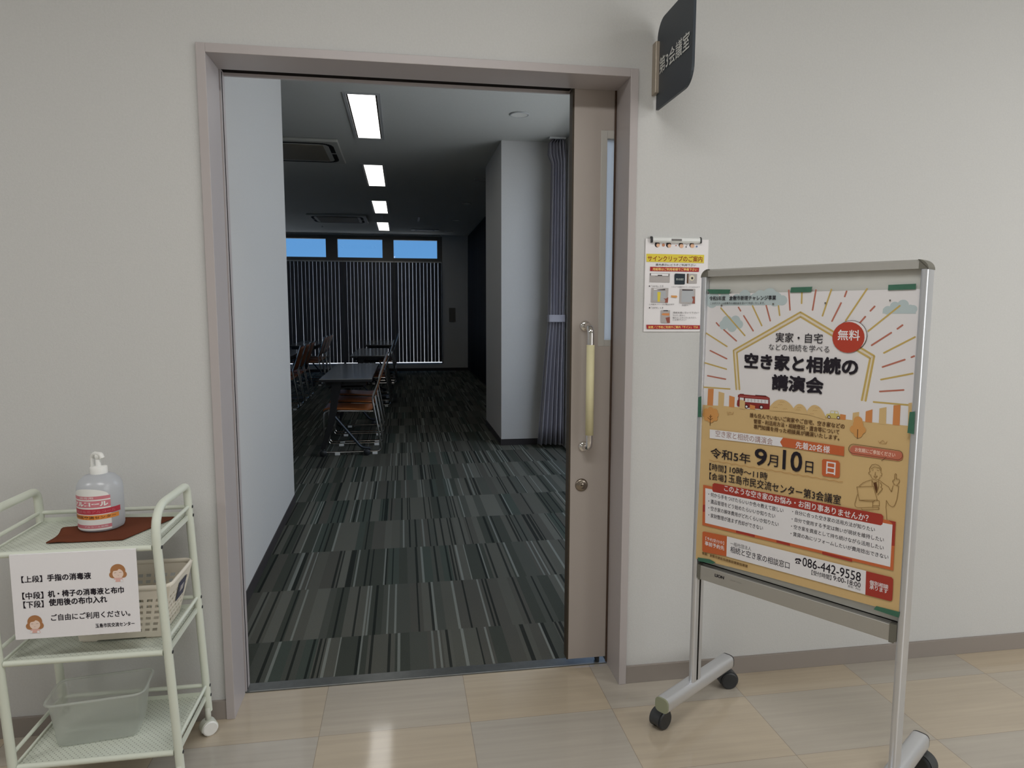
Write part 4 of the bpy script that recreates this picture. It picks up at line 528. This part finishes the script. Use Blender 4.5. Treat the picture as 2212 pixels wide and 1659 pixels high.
# curtains ------------------------------------------------------------
m_cur = M('purple_grey_curtain', (170,167,174), rough=.85, spec=.2, noise=(60,.06))
t = thing('curtain', (1.93,4.04,0), 'purple grey curtain tied back beside the pillar', 'curtain')
sec = [(2.835,-.02,.085,.02),(2.80,-.055,.09,.035),(2.70,-.06,.10,.04),(2.62,-.028,.10,.035),(2.3,-.03,.10,.035),(1.7,-.04,.105,.035),(1.26,-.045,.105,.025),(1.19,-.045,.105,.025),(1.05,-.06,.105,.03),(.6,-.095,.10,.04),(.2,-.125,.10,.045),(.035,-.135,.10,.045)]
b = MB(); N = 60; vs_ = []
for z, x0, x1, am in sec:
    for i in range(N+1):
        q = i/N; vs_.append((x0+(x1-x0)*q+.004*math.sin(q*31), am*math.sin(q*2*PI*5.5+.6)*(1-.3*math.sin(q*5)), z))
b.add(vs_, [(j*(N+1)+i,j*(N+1)+i+1,(j+1)*(N+1)+i+1,(j+1)*(N+1)+i) for j in range(len(sec)-1) for i in range(N)], m_cur, True)
b.build('drape', t, solid=.003)
b = MB(); b.prism(fillet([(-.055,-.045,1.19),(.108,-.045,1.19),(.108,.04,1.19),(-.055,.04,1.19)], .02, 4, closed=True), (0,0,.065), m_cur, True); b.build('tieback', t)
MB().box((-.05,-.02,2.835),(.1,.02,2.85), m_white).build('rail', t)
m_cur2 = M('dark_blue_curtain', (56,58,64), rough=.85, spec=.2)
b = MB(); vs_ = []; N = 260
for z, am in ((2.84,.022),(2.0,.03),(1.0,.034),(.035,.038)):
    for i in range(N+1):
        q = i/N; y = 5.62+(12.30-5.62)*q
        vs_.append((1.945+am*math.sin(q*2*PI*46+.7*math.sin(q*19)), y, z))
b.add(vs_, [(j*(N+1)+i,j*(N+1)+i+1,(j+1)*(N+1)+i+1,(j+1)*(N+1)+i) for j in range(3) for i in range(N)], m_cur2, True)
tag(b.build('curtain', solid=.003), 'dark blue curtain drawn along the right wall beyond the pillar', 'curtain')
# ================================================================ CORRIDOR THINGS
PAL = {k: M('print_'+k, c, rough=.55, spec=.3) for k, c in dict(paper=(236,233,234), tan=(218,186,132), cloud=(192,206,208), rred=(190,118,100), ryel=(204,176,104), rpale=(236,222,196), orange=(216,142,84),
    busred=(140,48,44), busmid=(176,92,88), busdark=(74,34,36), buswin=(226,226,228), stroke=(182,140,88), caryel=(214,196,120), leaf=(218,158,92), trunk=(92,58,30), ink=(34,28,38), dot=(112,108,104),
    ring=(84,74,70), white2=(238,234,234), dotred=(188,70,52), white=(238,236,238), brown=(92,62,34), brown2=(160,120,112), ored=(204,104,60), wavy=(190,140,80), bub=(200,116,92), bubt=(244,214,196), stroke2=(128,94,48),
    borange=(208,110,66), dred=(172,62,50), hair=(176,124,82), skin=(238,214,200), hair2=(120,78,60), pinkish=(226,180,170), hairb=(52,44,48), skin2=(228,182,150), blue=(84,112,160), yellow=(226,206,70), dkred=(140,34,20),
    red=(170,42,48), ltyel=(244,210,120), gray1=(178,172,170), gray2=(120,118,116), navy=(36,48,56), ltgray=(170,178,172), cream=(222,216,190), gray3=(176,180,184), skin3=(150,84,70)).items()}
def bold_shifts(bold):
    if not bold: return [(0,0)]
    n = 8 if bold > .03 else 4
    return [(0,0)]+[(math.cos(2*PI*i/n+PI/n),math.sin(2*PI*i/n+PI/n)) for i in range(n)]
def draw(b, items, fn, dl=.00006):
    """print coloured shapes, strokes and lettering on a sheet; fn(u,z,layer) gives the 3D point"""
    k = 0; last = None; eps = .00001
    for it in items:
        if it[1] != last and it[0] in 'pcground': k += dl
        last = it[1]; kt = k+.00004
        if it[0] == 'p':
            k += eps; b.poly([fn(u,z,k) for u,z in it[2]], PAL[it[1]])
        elif it[0] == 'c':
            _, c, cu, cz, r = it; n = 28
            k += eps; b.poly([fn(cu+r*math.cos(2*PI*i/n), cz+r*math.sin(2*PI*i/n), k) for i in range(n)], PAL[c])
        elif it[0] == 'l':
            _, c, w, pts = it; P_ = [Vector((p[0],p[1])) for p in pts]
            for i in range(len(P_)-1):
                a, d = P_[i], P_[i+1]; t = (d-a)
                if t.length < 1e-6: continue
                t.normalize(); nn = Vector((-t.y,t.x))*w/2; e = t*w*.35
                b.poly([fn(*(a-nn),kt),fn(*(d-nn),kt),fn(*(d+e),kt),fn(*(d+nn),kt),fn(*(a+nn),kt),fn(*(a-e),kt)], PAL[c])
        elif it[0] == 't':
            _, c, s, u0, z0, w, h, bold = it; hh = h/max(1,1)
            for q, (dx, dz) in enumerate(bold_shifts(bold)):
                b.text(s, lambda x, y: fn(u0+x*w+dx*bold*hh, z0+y*h+dz*bold*hh, kt+q*eps), PAL[c])
        elif it[0] == 'ground':
            top = it[2]; pts = [(PL0,top[0][1])]+[q for q in top if PL0 < q[0] < PL1]+[(PL1,top[-1][1])]
            b.poly([fn(u,z,k) for u,z in [(PL0,PB0)]+[(.187,PB0+.009),(PL1,PB0+.018)]+pts[::-1]], PAL[it[1]])
    return b

# ---- poster stand
STH = math.radians(-56.03928838629436); SP = (1.457,-.213,0)
st = thing('poster_stand', SP, 'silver aluminium poster stand on black casters to the right of the doorway', 'poster stand', rz=STH)
def oval(u, hw, hd, n=6):
    return fillet([(u-hw,-hd,0),(u+hw,-hd,0),(u+hw,hd,0),(u-hw,hd,0)], min(hw,hd)*.9, n, closed=True)
PU = (-.0035, .5825); ZT = 1.421
for u in PU:
    b = MB(); b.prism([(p.x,p.y,.122) for p in oval(u,.0085,.026)], (0,0,1.276), m_alu, True)
    s = 1 if u < .3 else -1
    b.box((u+s*.0082,-.004,.125),(u+s*.0089,.004,1.39), m_dark); b.build('post', st)
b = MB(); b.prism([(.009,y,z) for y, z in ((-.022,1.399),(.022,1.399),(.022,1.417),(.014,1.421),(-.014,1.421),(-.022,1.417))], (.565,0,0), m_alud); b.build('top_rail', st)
m_corner = M('dark_grey_corner', (112,110,100), rough=.45)
for u, s in ((PU[0],-1),(PU[1],1)):
    o = u+s*.0085; i_ = u-s*.0125
    out = [(i_,1.3985),(i_,1.421)]+[(o-s*.024+s*.024*math.sin(a),1.397+.024*math.cos(a)) for a in [k*PI/12 for k in range(7)]]+[(o,1.3985)]
    MB().prism([(x,-.0255,z) for x, z in out], (0,.051,0), m_corner).build('corner_cap', st)
m_panel = M('pale_grey_board', (206,206,200), rough=.5)
MB().box((.004,-.004,.515),(.574,.004,1.399), m_panel).box((.004,-.006,.5165),(.574,.006,.519), m_dark).build('panel', st)
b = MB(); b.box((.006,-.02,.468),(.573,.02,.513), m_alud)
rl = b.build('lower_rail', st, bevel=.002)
for u0, u1 in ((.0045,.016),(.556,.5735)):
    MB().prism([(u0,-.0215,z) if False else (u,-.0215,z) for u, z in ((u0,.478),(u0+(.0 if u0>.3 else .006),.466),(u1-(.006 if u0>.3 else .0),.466),(u1,.478 if u0>.3 else .466),(u1,.515),(u0,.515))], (0,.043,0), m_corner).build('end_cap', rl)
b = MB(); b.text('LION', lambda x, y: (.066+x*.031,-.0208,.4915+y*.0098), PAL['ink'], .035)
b.text('ポスターパネル', lambda x, y: (.118+x*.036,-.0208,.4945+y*.004), PAL['gray2'])
b.build('lettering', rl)
m_cap = M('olive_end_cap', (150,154,128), rough=.5)
def make_caster(parent, pos, ang, r, w, mh, mw, top):
    """twin wheel swivel caster touching the floor under pos, axle turned by ang"""
    ca, sa = math.cos(ang), math.sin(ang)
    def T(p): return (pos[0]+p[0]*ca-p[1]*sa, pos[1]+p[0]*sa+p[1]*ca, p[2])
    h = MB(); R = r*1.10
    out = [(R*math.cos(a),r+R*math.sin(a)) for a in [math.radians(-22+k*14.6) for k in range(16)]]
    inn = [(r*.55*math.cos(a),r+r*.55*math.sin(a)) for a in [math.radians(197-k*14.6) for k in range(16)]]
    n = len(out); m_ = w*.36
    A = [T((x,-m_,z)) for x, z in out]+[T((x,-m_,z)) for x, z in inn]; B = [T((x,m_,z)) for x, z in out]+[T((x,m_,z)) for x, z in inn]
    L2 = 2*n; vs_ = A+B; fs = []
    for i in range(n-1):
        j = L2-1-i; fs += [(i,i+1,j-1,j),(L2+i,L2+j,L2+j-1,L2+i+1)]
    h.add(vs_, fs, mh); h.add(vs_, [(i,(i+1)%L2,L2+(i+1)%L2,L2+i) for i in range(L2)], mh, True)
    off = .012
    h.lathe([(0,r*1.6),(.0085,r*1.6),(.0085,top),(0,top)], (*T((off*.0,0,0))[:2],0), mh, n=12)
    c = h.build('caster', parent)
    for s in (-1,1):
        wv = MB(); prof = [(0,s*w*.5),(r*.86,s*w*.5),(r,s*w*.44),(r,s*w*.16),(0,s*w*.16)]; n = 26; vs_ = []
        for rr, y in prof:
            for k in range(n): vs_.append(T((rr*math.cos(2*PI*k/n),y,r+rr*math.sin(2*PI*k/n))))
        for i in range(len(prof)-1): wv.add(vs_, [(i*n+k,i*n+(k+1)%n,(i+1)*n+(k+1)%n,(i+1)*n+k) for k in range(n)], mw, i in (1,2,3))
        wv.build('wheel', c)
    return c
for u in (-.012, .580):
    out = fillet([(u-.023,0,.079),(u+.023,0,.079),(u+.023,0,.124),(u-.023,0,.124)], .016, 4, closed=True)
    b = MB(); b.prism([(p.x,-.165,p.z) for p in out], (0,.385,0), m_alu, True); ft = b.build('foot', st)
    MB().prism([(p.x*.98+u*.02,-.171,p.z) for p in out], (0,.006,0), m_cap).build('end_cap', ft); MB().prism([(p.x*.98+u*.02,.22,p.z) for p in out], (0,.005,0), m_blackm).build('end_cap', ft)
m_cst = M('caster_hood', (58,60,62), rough=.5)
make_caster(st, (-.043,-.128), math.radians(86), .0295, .046, m_cst, m_black, .080)
make_caster(st, (-.018,.236), math.radians(52), .0295, .046, m_cst, m_black, .080)
make_caster(st, (.575,-.128), math.radians(60), .0295, .046, m_cst, m_black, .080)
make_caster(st, (.588,.236), math.radians(-10), .0295, .046, m_cst, m_black, .080)

# ---- poster
PL0, PL1, PB0, PT0 = -.0115, .5735, .523, 1.352
def warp(u, z, layer=0, d=None):
    """poster plane: leans out from the board towards its foot; d overrides the stand-off"""
    if d is None: d = .0105+.0160*(1.352-z)/.83-.002*u/.575
    q = .6-.32*u/.575
    return (u+q*(d-.003), -d-layer, z+(1.3-z)*(d-.003)/1.75)
b = MB(); sheet = [(PL0,PB0),(.187,PB0+.009),(PL1,PB0+.018),(PL1,PT0),(PL0,PT0-.004)]
b.prism([warp(u,z,-.0001) for u,z in sheet], (0,.0004,0), PAL['paper'])
draw(b, POSTER, warp)
po = b.build('poster'); po.location = SP; po.rotation_euler = (0,0,STH)
tag(po, 'large tan and white lecture poster with a house outline, taped to the stand', 'poster')
m_tape = M('green_masking_tape', (62,112,90), rough=.6, noise=(90,.25))
TAPES = [([(-.0022,1.3627),(.076,1.3605),(.0713,1.3485),(.0092,1.3495)],None,'green tape strip at the top left corner of the poster'),
 ([(.2556,1.3625),(.3134,1.363),(.3104,1.349),(.2537,1.3487)],None,'green tape strip at the top middle of the poster'),
 ([(.4998,1.3632),(.5611,1.3644),(.5609,1.3512),(.4995,1.3502)],None,'green tape strip at the top right corner of the poster'),
 ([(-.0195,1.0343),(-.0084,1.0382),(-.006,.974),(-.0189,.9724)],.029,'green tape strip halfway down the left edge of the poster'),
 ([(.5655,1.0537),(.577,1.0561),(.5779,1.0002),(.5635,1.0017)],.028,'green tape strip halfway down the right edge of the poster'),
 ([(-.0037,.5287),(.0383,.5343),(.0591,.5298),(.0483,.5223),(0,.5177)],None,'green tape strip at the bottom left corner of the poster'),
 ([(.5183,.5428),(.5735,.5453),(.5712,.5299),(.5122,.532)],None,'green tape strip at the bottom right corner of the poster')]
for pts, d, lb in TAPES:
    b = MB(); top = [warp(u,z,.0031,d) for u,z in pts]; bot = [(p[0],p[1]+.0004,p[2]) for p in top]
    n = len(top); b.add(top+bot, [tuple(range(n)),tuple(range(n,2*n))[::-1]]+[(i,(i+1)%n,n+(i+1)%n,n+i) for i in range(n)], m_tape)
    o = b.build('tape_strip'); o.location = SP; o.rotation_euler = (0,0,STH); tag(o, lb, 'tape', 'green tape strips on the poster')

# ---- blade sign
m_sign = M('dark_slate_sign', (46,54,62), rough=.45)
t = thing('room_sign', (1.354,.012,1.98), 'dark projecting room number sign above the right of the doorway', 'sign')
MB().box((-.008,-.032,.003),(.008,0,.16), M('beige_bracket',(172,160,144),rough=.4,metal=.3)).build('bracket', t, bevel=.002)
X0 = .008
def rrect(y0, y1, z0, z1, r_out_bot, r_wall_top):
    pts = [(y0,z0)]
    for k in range(9): a = k*PI/16; pts.append((y1+r_out_bot-r_out_bot*math.sin(a), z0+r_out_bot-r_out_bot*math.cos(a)))
    pts.append((y1,z1))
    for k in range(9): a = k*PI/16; pts.append((y0-r_wall_top+r_wall_top*math.sin(a), z1-r_wall_top+r_wall_top*math.cos(a)))
    return pts
out = rrect(-.012,-.284,-.045,.222,.055,.055)
b = MB(); b.prism([(X0-.004,y,z) for y, z in out], (.008,0,0), m_sign); pl = b.build('panel', t, bevel=.0015)
b = MB(); b.text('第3会議室', lambda a, c: (X0-.0056,-.038-a*.227,.055+c*.05), M('sign_lettering',(214,216,212),rough=.5), .01); b.build('lettering', pl)

# ---- wall notice in its clip
b = MB(); b.box((1.337,.0085,1.229),(1.556,.011,1.533), PAL['paper'])
draw(b, NOTICE_WALL, lambda x, z, k: (x,.0083-k,z))
nt_ = tag(b.build('notice'), 'laminated instruction sheet with yellow and red bands on the wall', 'notice')
t = thing('sign_clip', (1.4405,.012,1.53), 'aluminium clip rail holding the laminated sheet on the wall', 'clip')
MB().prism([(-.082,y,z) for y, z in ((0,-.0095),(-.011,-.0095),(-.0135,-.004),(-.0125,.005),(-.007,.0095),(0,.0095))], (.164,0,0), M('satin_clip',(226,228,226),rough=.35,metal=.3)).build('rail', t)
for x in (-.087,.082): MB().prism([(x,y,z) for y, z in ((0,-.0102),(-.012,-.0102),(-.0145,-.004),(-.0135,.0055),(-.0075,.0102),(0,.0102))], (.005,0,0), m_black).build('end_cap', t)
MB().box((-.018,-.0142,-.004),(.017,-.013,.0025), PAL['gray2']).build('badge', t)

# ---- trolley
CX0, CX1, CYB, CYF = -.4605, -.0575, -.061, -.331; LEAN = -.0437
def cp(x, y, z): return (x+LEAN*z, y, z)
cart = thing('sanitizer_trolley', (0,0,0), 'pale green tubular trolley with three shelves left of the doorway', 'trolley')
for x in (CX0, CX1):
    pth = [cp(x,CYF,.072),cp(x,CYF,.788),cp(x,CYB,.783),cp(x,CYB,.072)]
    MB().tube(fillet(pth, [0,.085,.03,0], 8), .0112, m_cart, n=14).build('side_frame', cart)
def perforated():
    m = bpy.data.materials.new('perforated_pale_green'); m.use_nodes = True; n = m.node_tree; b = n.nodes['Principled BSDF']; L = n.links
    t = n.nodes.new('ShaderNodeTexCoord'); s = n.nodes.new('ShaderNodeVectorMath'); s.operation = 'SCALE'; s.inputs[3].default_value = 1/.0105
    rt = n.nodes.new('ShaderNodeMapping'); rt.inputs['Rotation'].default_value = (0,0,math.radians(45)); L.new(t.outputs['Object'], rt.inputs[0]); L.new(rt.outputs[0], s.inputs[0])
    f = n.nodes.new('ShaderNodeVectorMath'); f.operation = 'FRACTION'; L.new(s.outputs[0], f.inputs[0])
    sub = n.nodes.new('ShaderNodeVectorMath'); sub.operation = 'SUBTRACT'; sub.inputs[1].default_value = (.5,.5,0); L.new(f.outputs[0], sub.inputs[0])
    mu = n.nodes.new('ShaderNodeVectorMath'); mu.operation = 'MULTIPLY'; mu.inputs[1].default_value = (1,1,0); L.new(sub.outputs[0], mu.inputs[0])
    ln = n.nodes.new('ShaderNodeVectorMath'); ln.operation = 'LENGTH'; L.new(mu.outputs[0], ln.inputs[0])
    lt = n.nodes.new('ShaderNodeMath'); lt.operation = 'LESS_THAN'; lt.inputs[1].default_value = .13; L.new(ln.outputs['Value'], lt.inputs[0])
    mx = n.nodes.new('ShaderNodeMix'); mx.data_type = 'RGBA'; L.new(lt.outputs[0], mx.inputs[0]); mx.inputs[6].default_value = (*lin((206,211,198)),1); mx.inputs[7].default_value = (*lin((110,112,102)),1)
    L.new(mx.outputs[2], b.inputs['Base Color']); b.inputs['Roughness'].default_value = .45
    return m
m_shelf = perforated()
for zf, zr in ((.1231,.1546),(.4056,.4374),(.6913,.7175)):
    b = MB(); xl, xr = CX0+.012, CX1-.012
    b.prism([cp(xl,CYF+.004,zf-.004),cp(xr,CYF+.004,zf-.004),cp(xr,CYB-.004,zf-.004),cp(xl,CYB-.004,zf-.004)], (0,0,.004), m_shelf)
    b.prism([cp(xl,CYB-.005,zf),cp(xr,CYB-.005,zf),cp(xr,CYB-.003,zf),cp(xl,CYB-.003,zf)], (0,0,.012), m_cart)
    sh = b.build('shelf', cart)
    MB().tube([cp(xl,CYF,zf-.003),cp(xr,CYF,zf-.003)], .0078, m_cart, n=12).build('front_edge', sh)
    for x in (CX0+.004, CX1-.004):
        MB().prism([cp(x-.003,CYF,zf-.012),cp(x+.003,CYF,zf-.012),cp(x+.003,CYB,zf-.012),cp(x-.003,CYB,zf-.012)], (0,0,.014), m_cart).build('side_edge', sh)
    MB().tube([cp(CX0,CYB,zr),cp(CX1,CYB,zr)], .0062, m_cart, n=10).build('guard_rail', cart)
    for x in (CX0, CX1): MB().tube([cp(x,CYF,zr),cp(x,CYB,zr)], .0052, m_cart, n=10).build('guard_rail', cart)
    for y, z in ((CYF,zf-.003),(CYB,zr),(CYB,zf)):
        c = cp(CX1+.0108,y,z); MB().lathe([(.0048,0),(.0048,.0012),(.002,.0018),(.002,.0008),(0,.0008)], c, m_black, n=12, axis='x').build('bolt', cart)
m_chood = M('trolley_caster_hood', (206,208,196), rough=.45)
for x, y, a in ((CX1,CYB,32),(CX1,CYF,70),(CX0,CYB,100),(CX0,CYF,80)):
    make_caster(cart, (x-.004,y-.004), math.radians(a), .0225, .038, m_chood, m_white, .085)

# notice hanging from the top shelf
b = MB(); b.box((-.4285,-.3425,.470),(-.1345,-.3418,.6905), PAL['white'])
b.poly([(-.4285,-.3425,.6905),(-.1345,-.3425,.6905),(-.1345,-.322,.693),(-.4285,-.322,.693)], PAL['white'])
draw(b, NOTICE_CART, lambda x, z, k: (x+.0006,-.3428-k,z+.0008))
tag(b.build('paper_notice'), 'white printed paper notice hanging from the top shelf of the trolley', 'notice')

# cloth
m_cloth = M('brown_towelling', (108,62,44), rough=.95, spec=.1, bump=(700,.6,.002))
b = MB(); C4 = [(-.377,-.272),(-.192,-.272),(-.118,-.088),(-.345,-.062)]; N = 26; vs_ = []
for j in range(N+1):
    for i in range(N+1):
        s, q = i/N, j/N
        x = (C4[0][0]*(1-s)+C4[1][0]*s)*(1-q)+(C4[3][0]*(1-s)+C4[2][0]*s)*q; y = (C4[0][1]*(1-s)+C4[1][1]*s)*(1-q)+(C4[3][1]*(1-s)+C4[2][1]*s)*q
        h = .0025+.012*math.exp(-((s-.02)/.10)**2-((q-.40)/.16)**2)+.004*math.exp(-((s-.15)/.1)**2-((q-.08)/.1)**2)
        x -= .012*math.exp(-(s/.15)**2)*math.exp(-((q-.42)/.12)**2)
        vs_.append((x,y,.6925+h))
b.add(vs_, [(j*(N+1)+i,j*(N+1)+i+1,(j+1)*(N+1)+i+1,(j+1)*(N+1)+i) for j in range(N) for i in range(N)], m_cloth, True)
tag(b.build('cloth', solid=.0035), 'brown folded cloth under the bottle on the trolley', 'cloth')

# pump bottle
bt = thing('pump_bottle', (-.287,-.158,.697), 'translucent alcohol pump bottle with pink label on the brown cloth', 'bottle')
m_bot = milky('milky_bottle', (226,229,234), see=.22, transl=.45)
MB().lathe([(0,.001),(.048,.001),(.054,.004),(.0565,.012),(.0565,.112),(.055,.124),(.049,.137),(.037,.148),(.0215,.153),(.0205,.158)], (0,0,0), m_bot, n=40).build('body', bt)
b = MB(); b.lathe([(.0215,.152),(.0215,.171),(.019,.173),(.007,.174),(.007,.196),(0,.196)], (0,0,0), m_white, n=28)
dirx, diry = math.cos(math.radians(150)), math.sin(math.radians(150))
b.tube(fillet([(0,0,.199),(.016*-dirx*.6,.016*-diry*.6,.2015)], 0, 2), [.010,.007], m_white, n=10)
b.tube(fillet([(-.016*dirx,-.016*diry,.196),(-.012*dirx,-.012*diry,.206),(.012*dirx,.012*diry,.206),(.022*dirx,.022*diry,.196),(.022*dirx,.022*diry,.168)], .008, 4), .0068, m_white, n=10)
b.build('pump', bt)
def cyl(r, a0, a1, z0, z1, mat, bb, arch=0, n=20):
    vs_ = []
    for k in range(n+1):
        q = k/n; a = math.radians(a0+(a1-a0)*q); zt = z1+arch*math.sqrt(max(0,1-(2*q-1)**2)); vs_ += [(r*math.cos(a),r*math.sin(a),z0),(r*math.cos(a),r*math.sin(a),zt)]
    bb.add(vs_, [(2*k,2*k+2,2*k+3,2*k+1) for k in range(n)], mat, True)
def ctext(s, r, a0, a1, z0, z1, mat, bb, bold=0.):
    bb.text(s, lambda x, y: (r*math.cos(math.radians(a0+(a1-a0)*x)),r*math.sin(math.radians(a0+(a1-a0)*x)),z0+(z1-z0)*y), mat, bold)
m_pink = M('label_pink', (206,122,132), rough=.4); m_lred = M('label_red', (184,48,66), rough=.4); m_lor = M('label_orange', (226,142,62), rough=.4)
lb = MB(); A0, A1 = -158, -44; R0 = .0571
cyl(R0, A0, A1, .008, .096, m_white, lb); cyl(R0*.997, A0, A1, .096, .096, m_white, lb, arch=.026)
cyl(R0+.0003, A0, A1, .0925, .1015, m_pink, lb); cyl(R0+.0003, A0, A1, .0705, .089, m_pink, lb); cyl(R0+.0003, A0+6, A1, .013, .0225, m_pink, lb)
ctext('消毒用', R0+.0005, -125, -85, .0945, .0998, m_white, lb); ctext('アルコール', R0+.0005, -150, -50, .0735, .0865, m_white, lb, .05)
ctext('アルコール製剤', R0+.0005, -112, -54, .0155, .020, m_white, lb)
lo = lb.build('label', bt)
sb = MB(); cyl(R0+.0006, -163, -16, .052, .0665, m_lred, sb); cyl(R0+.0006, -161, -22, .0375, .0495, m_lor, sb); ctext('島市民交流センター', R0+.0009, -152, -32, .0395, .0475, PAL['brown'], sb, .02)
ctext('手指消毒用アルコール', R0+.0009, -152, -32, .0555, .063, m_pink, sb)
sb.build('sticker', bt)

# basket
m_bask = M('cream_basket_plastic', (226,218,202), rough=.5)
bk = thing('basket', (-.215,-.175,.406), 'cream perforated plastic basket on the middle shelf of the trolley', 'basket')
Bb = [(-.108,-.075),(.098,-.075),(.098,.072),(-.108,.072)]; Bt = [(-.125,-.10),(.134,-.10),(.134,.100),(-.125,.100)]; HZ = .153
b = MB()
def wall(p0, p1, q0, q1, nx, nz):
    P0,P1,Q0,Q1 = [Vector((*p,z)) for p, z in ((p0,.006),(p1,.006),(q0,HZ),(q1,HZ))]
    f = lambda s, t: (P0*(1-s)+P1*s)*(1-t)+(Q0*(1-s)+Q1*s)*t
    t0, t1 = .08, .80
    def quad(s0,s1,a,c): b.add([f(s0,a),f(s1,a),f(s1,c),f(s0,c)], [(0,1,2,3)], m_bask)
    quad(0,1,0,t0); quad(0,1,t1,1)
    m0 = .05; quad(0,m0,t0,t1); quad(1-m0,1,t0,t1)
    dx = (1-2*m0)/nx; dz = (t1-t0)/nz
    for i in range(nx):
        for j in range(nz):
            s0 = m0+i*dx; a = t0+j*dz; hs, ht = .19*dx, .24*dz
            quad(s0,s0+dx,a,a+ht); quad(s0,s0+dx,a+dz-ht,a+dz); quad(s0,s0+hs,a+ht,a+dz-ht); quad(s0+dx-hs,s0+dx,a+ht,a+dz-ht)
wall(Bb[0],Bb[1],Bt[0],Bt[1],10,6); wall(Bb[1],Bb[2],Bt[1],Bt[2],7,6); wall(Bb[2],Bb[3],Bt[2],Bt[3],10,6); wall(Bb[3],Bb[0],Bt[3],Bt[0],7,6)
b.poly([(*p,.006) for p in Bb], m_bask)
b.build('body', bk, solid=.0022)
b = MB(); rim = fillet([(*p,HZ) for p in Bt], .025, 5, closed=True); b.tube(rim, .0075, m_bask, n=8, closed=True, rz=.004); b.build('rim', bk)
b = MB()
for x in (-.085,.075): b.box((x-.018,-.07,0),(x+.018,.066,.007), m_bask)
b.build('foot', bk)
b = MB(); tx = lambda y, z: (.098+.036*(z-.006)/(HZ-.006)+.0035, y, z)
b.poly([tx(-.015,.075),tx(.052,.075),tx(.052,.128),tx(-.015,.128)], M('navy_tag',(52,54,78),rough=.5)); b.poly([(p[0]+.0006,p[1],p[2]) for p in (tx(.006,.095),tx(.034,.095),tx(.034,.112),tx(.006,.112))], PAL['gray1'])
b.build('tag', bk, solid=.0006)

# storage container
m_cont = milky('translucent_polypropylene', (226,230,224), see=.55, transl=.5)
ct = thing('storage_container', (-.300,-.200,.1236), 'translucent white plastic container on the bottom shelf of the trolley', 'container', rz=math.radians(7))
def rsec(hx, hy, r, z): return fillet([(-hx,-hy,z),(hx,-hy,z),(hx,hy,z),(-hx,hy,z)], r, 6, closed=True)
secs = [rsec(.092,.055,.02,.001),rsec(.100,.062,.026,.008),rsec(.115,.066,.028,.118),rsec(.119,.069,.03,.122),rsec(.119,.069,.03,.128)]
b = MB(); n = len(secs[0]); vs_ = [tuple(p) for s in secs for p in s]
b.add(vs_, [(j*n+i,j*n+(i+1)%n,(j+1)*n+(i+1)%n,(j+1)*n+i) for j in range(len(secs)-1) for i in range(n)], m_cont, True); b.add(secs[0], [tuple(range(n))], m_cont)
b.build('body', ct)
b = MB(); b.tube(rsec(.121,.071,.03,.127), .0035, m_cont, n=8, closed=True); b.build('rim', ct)
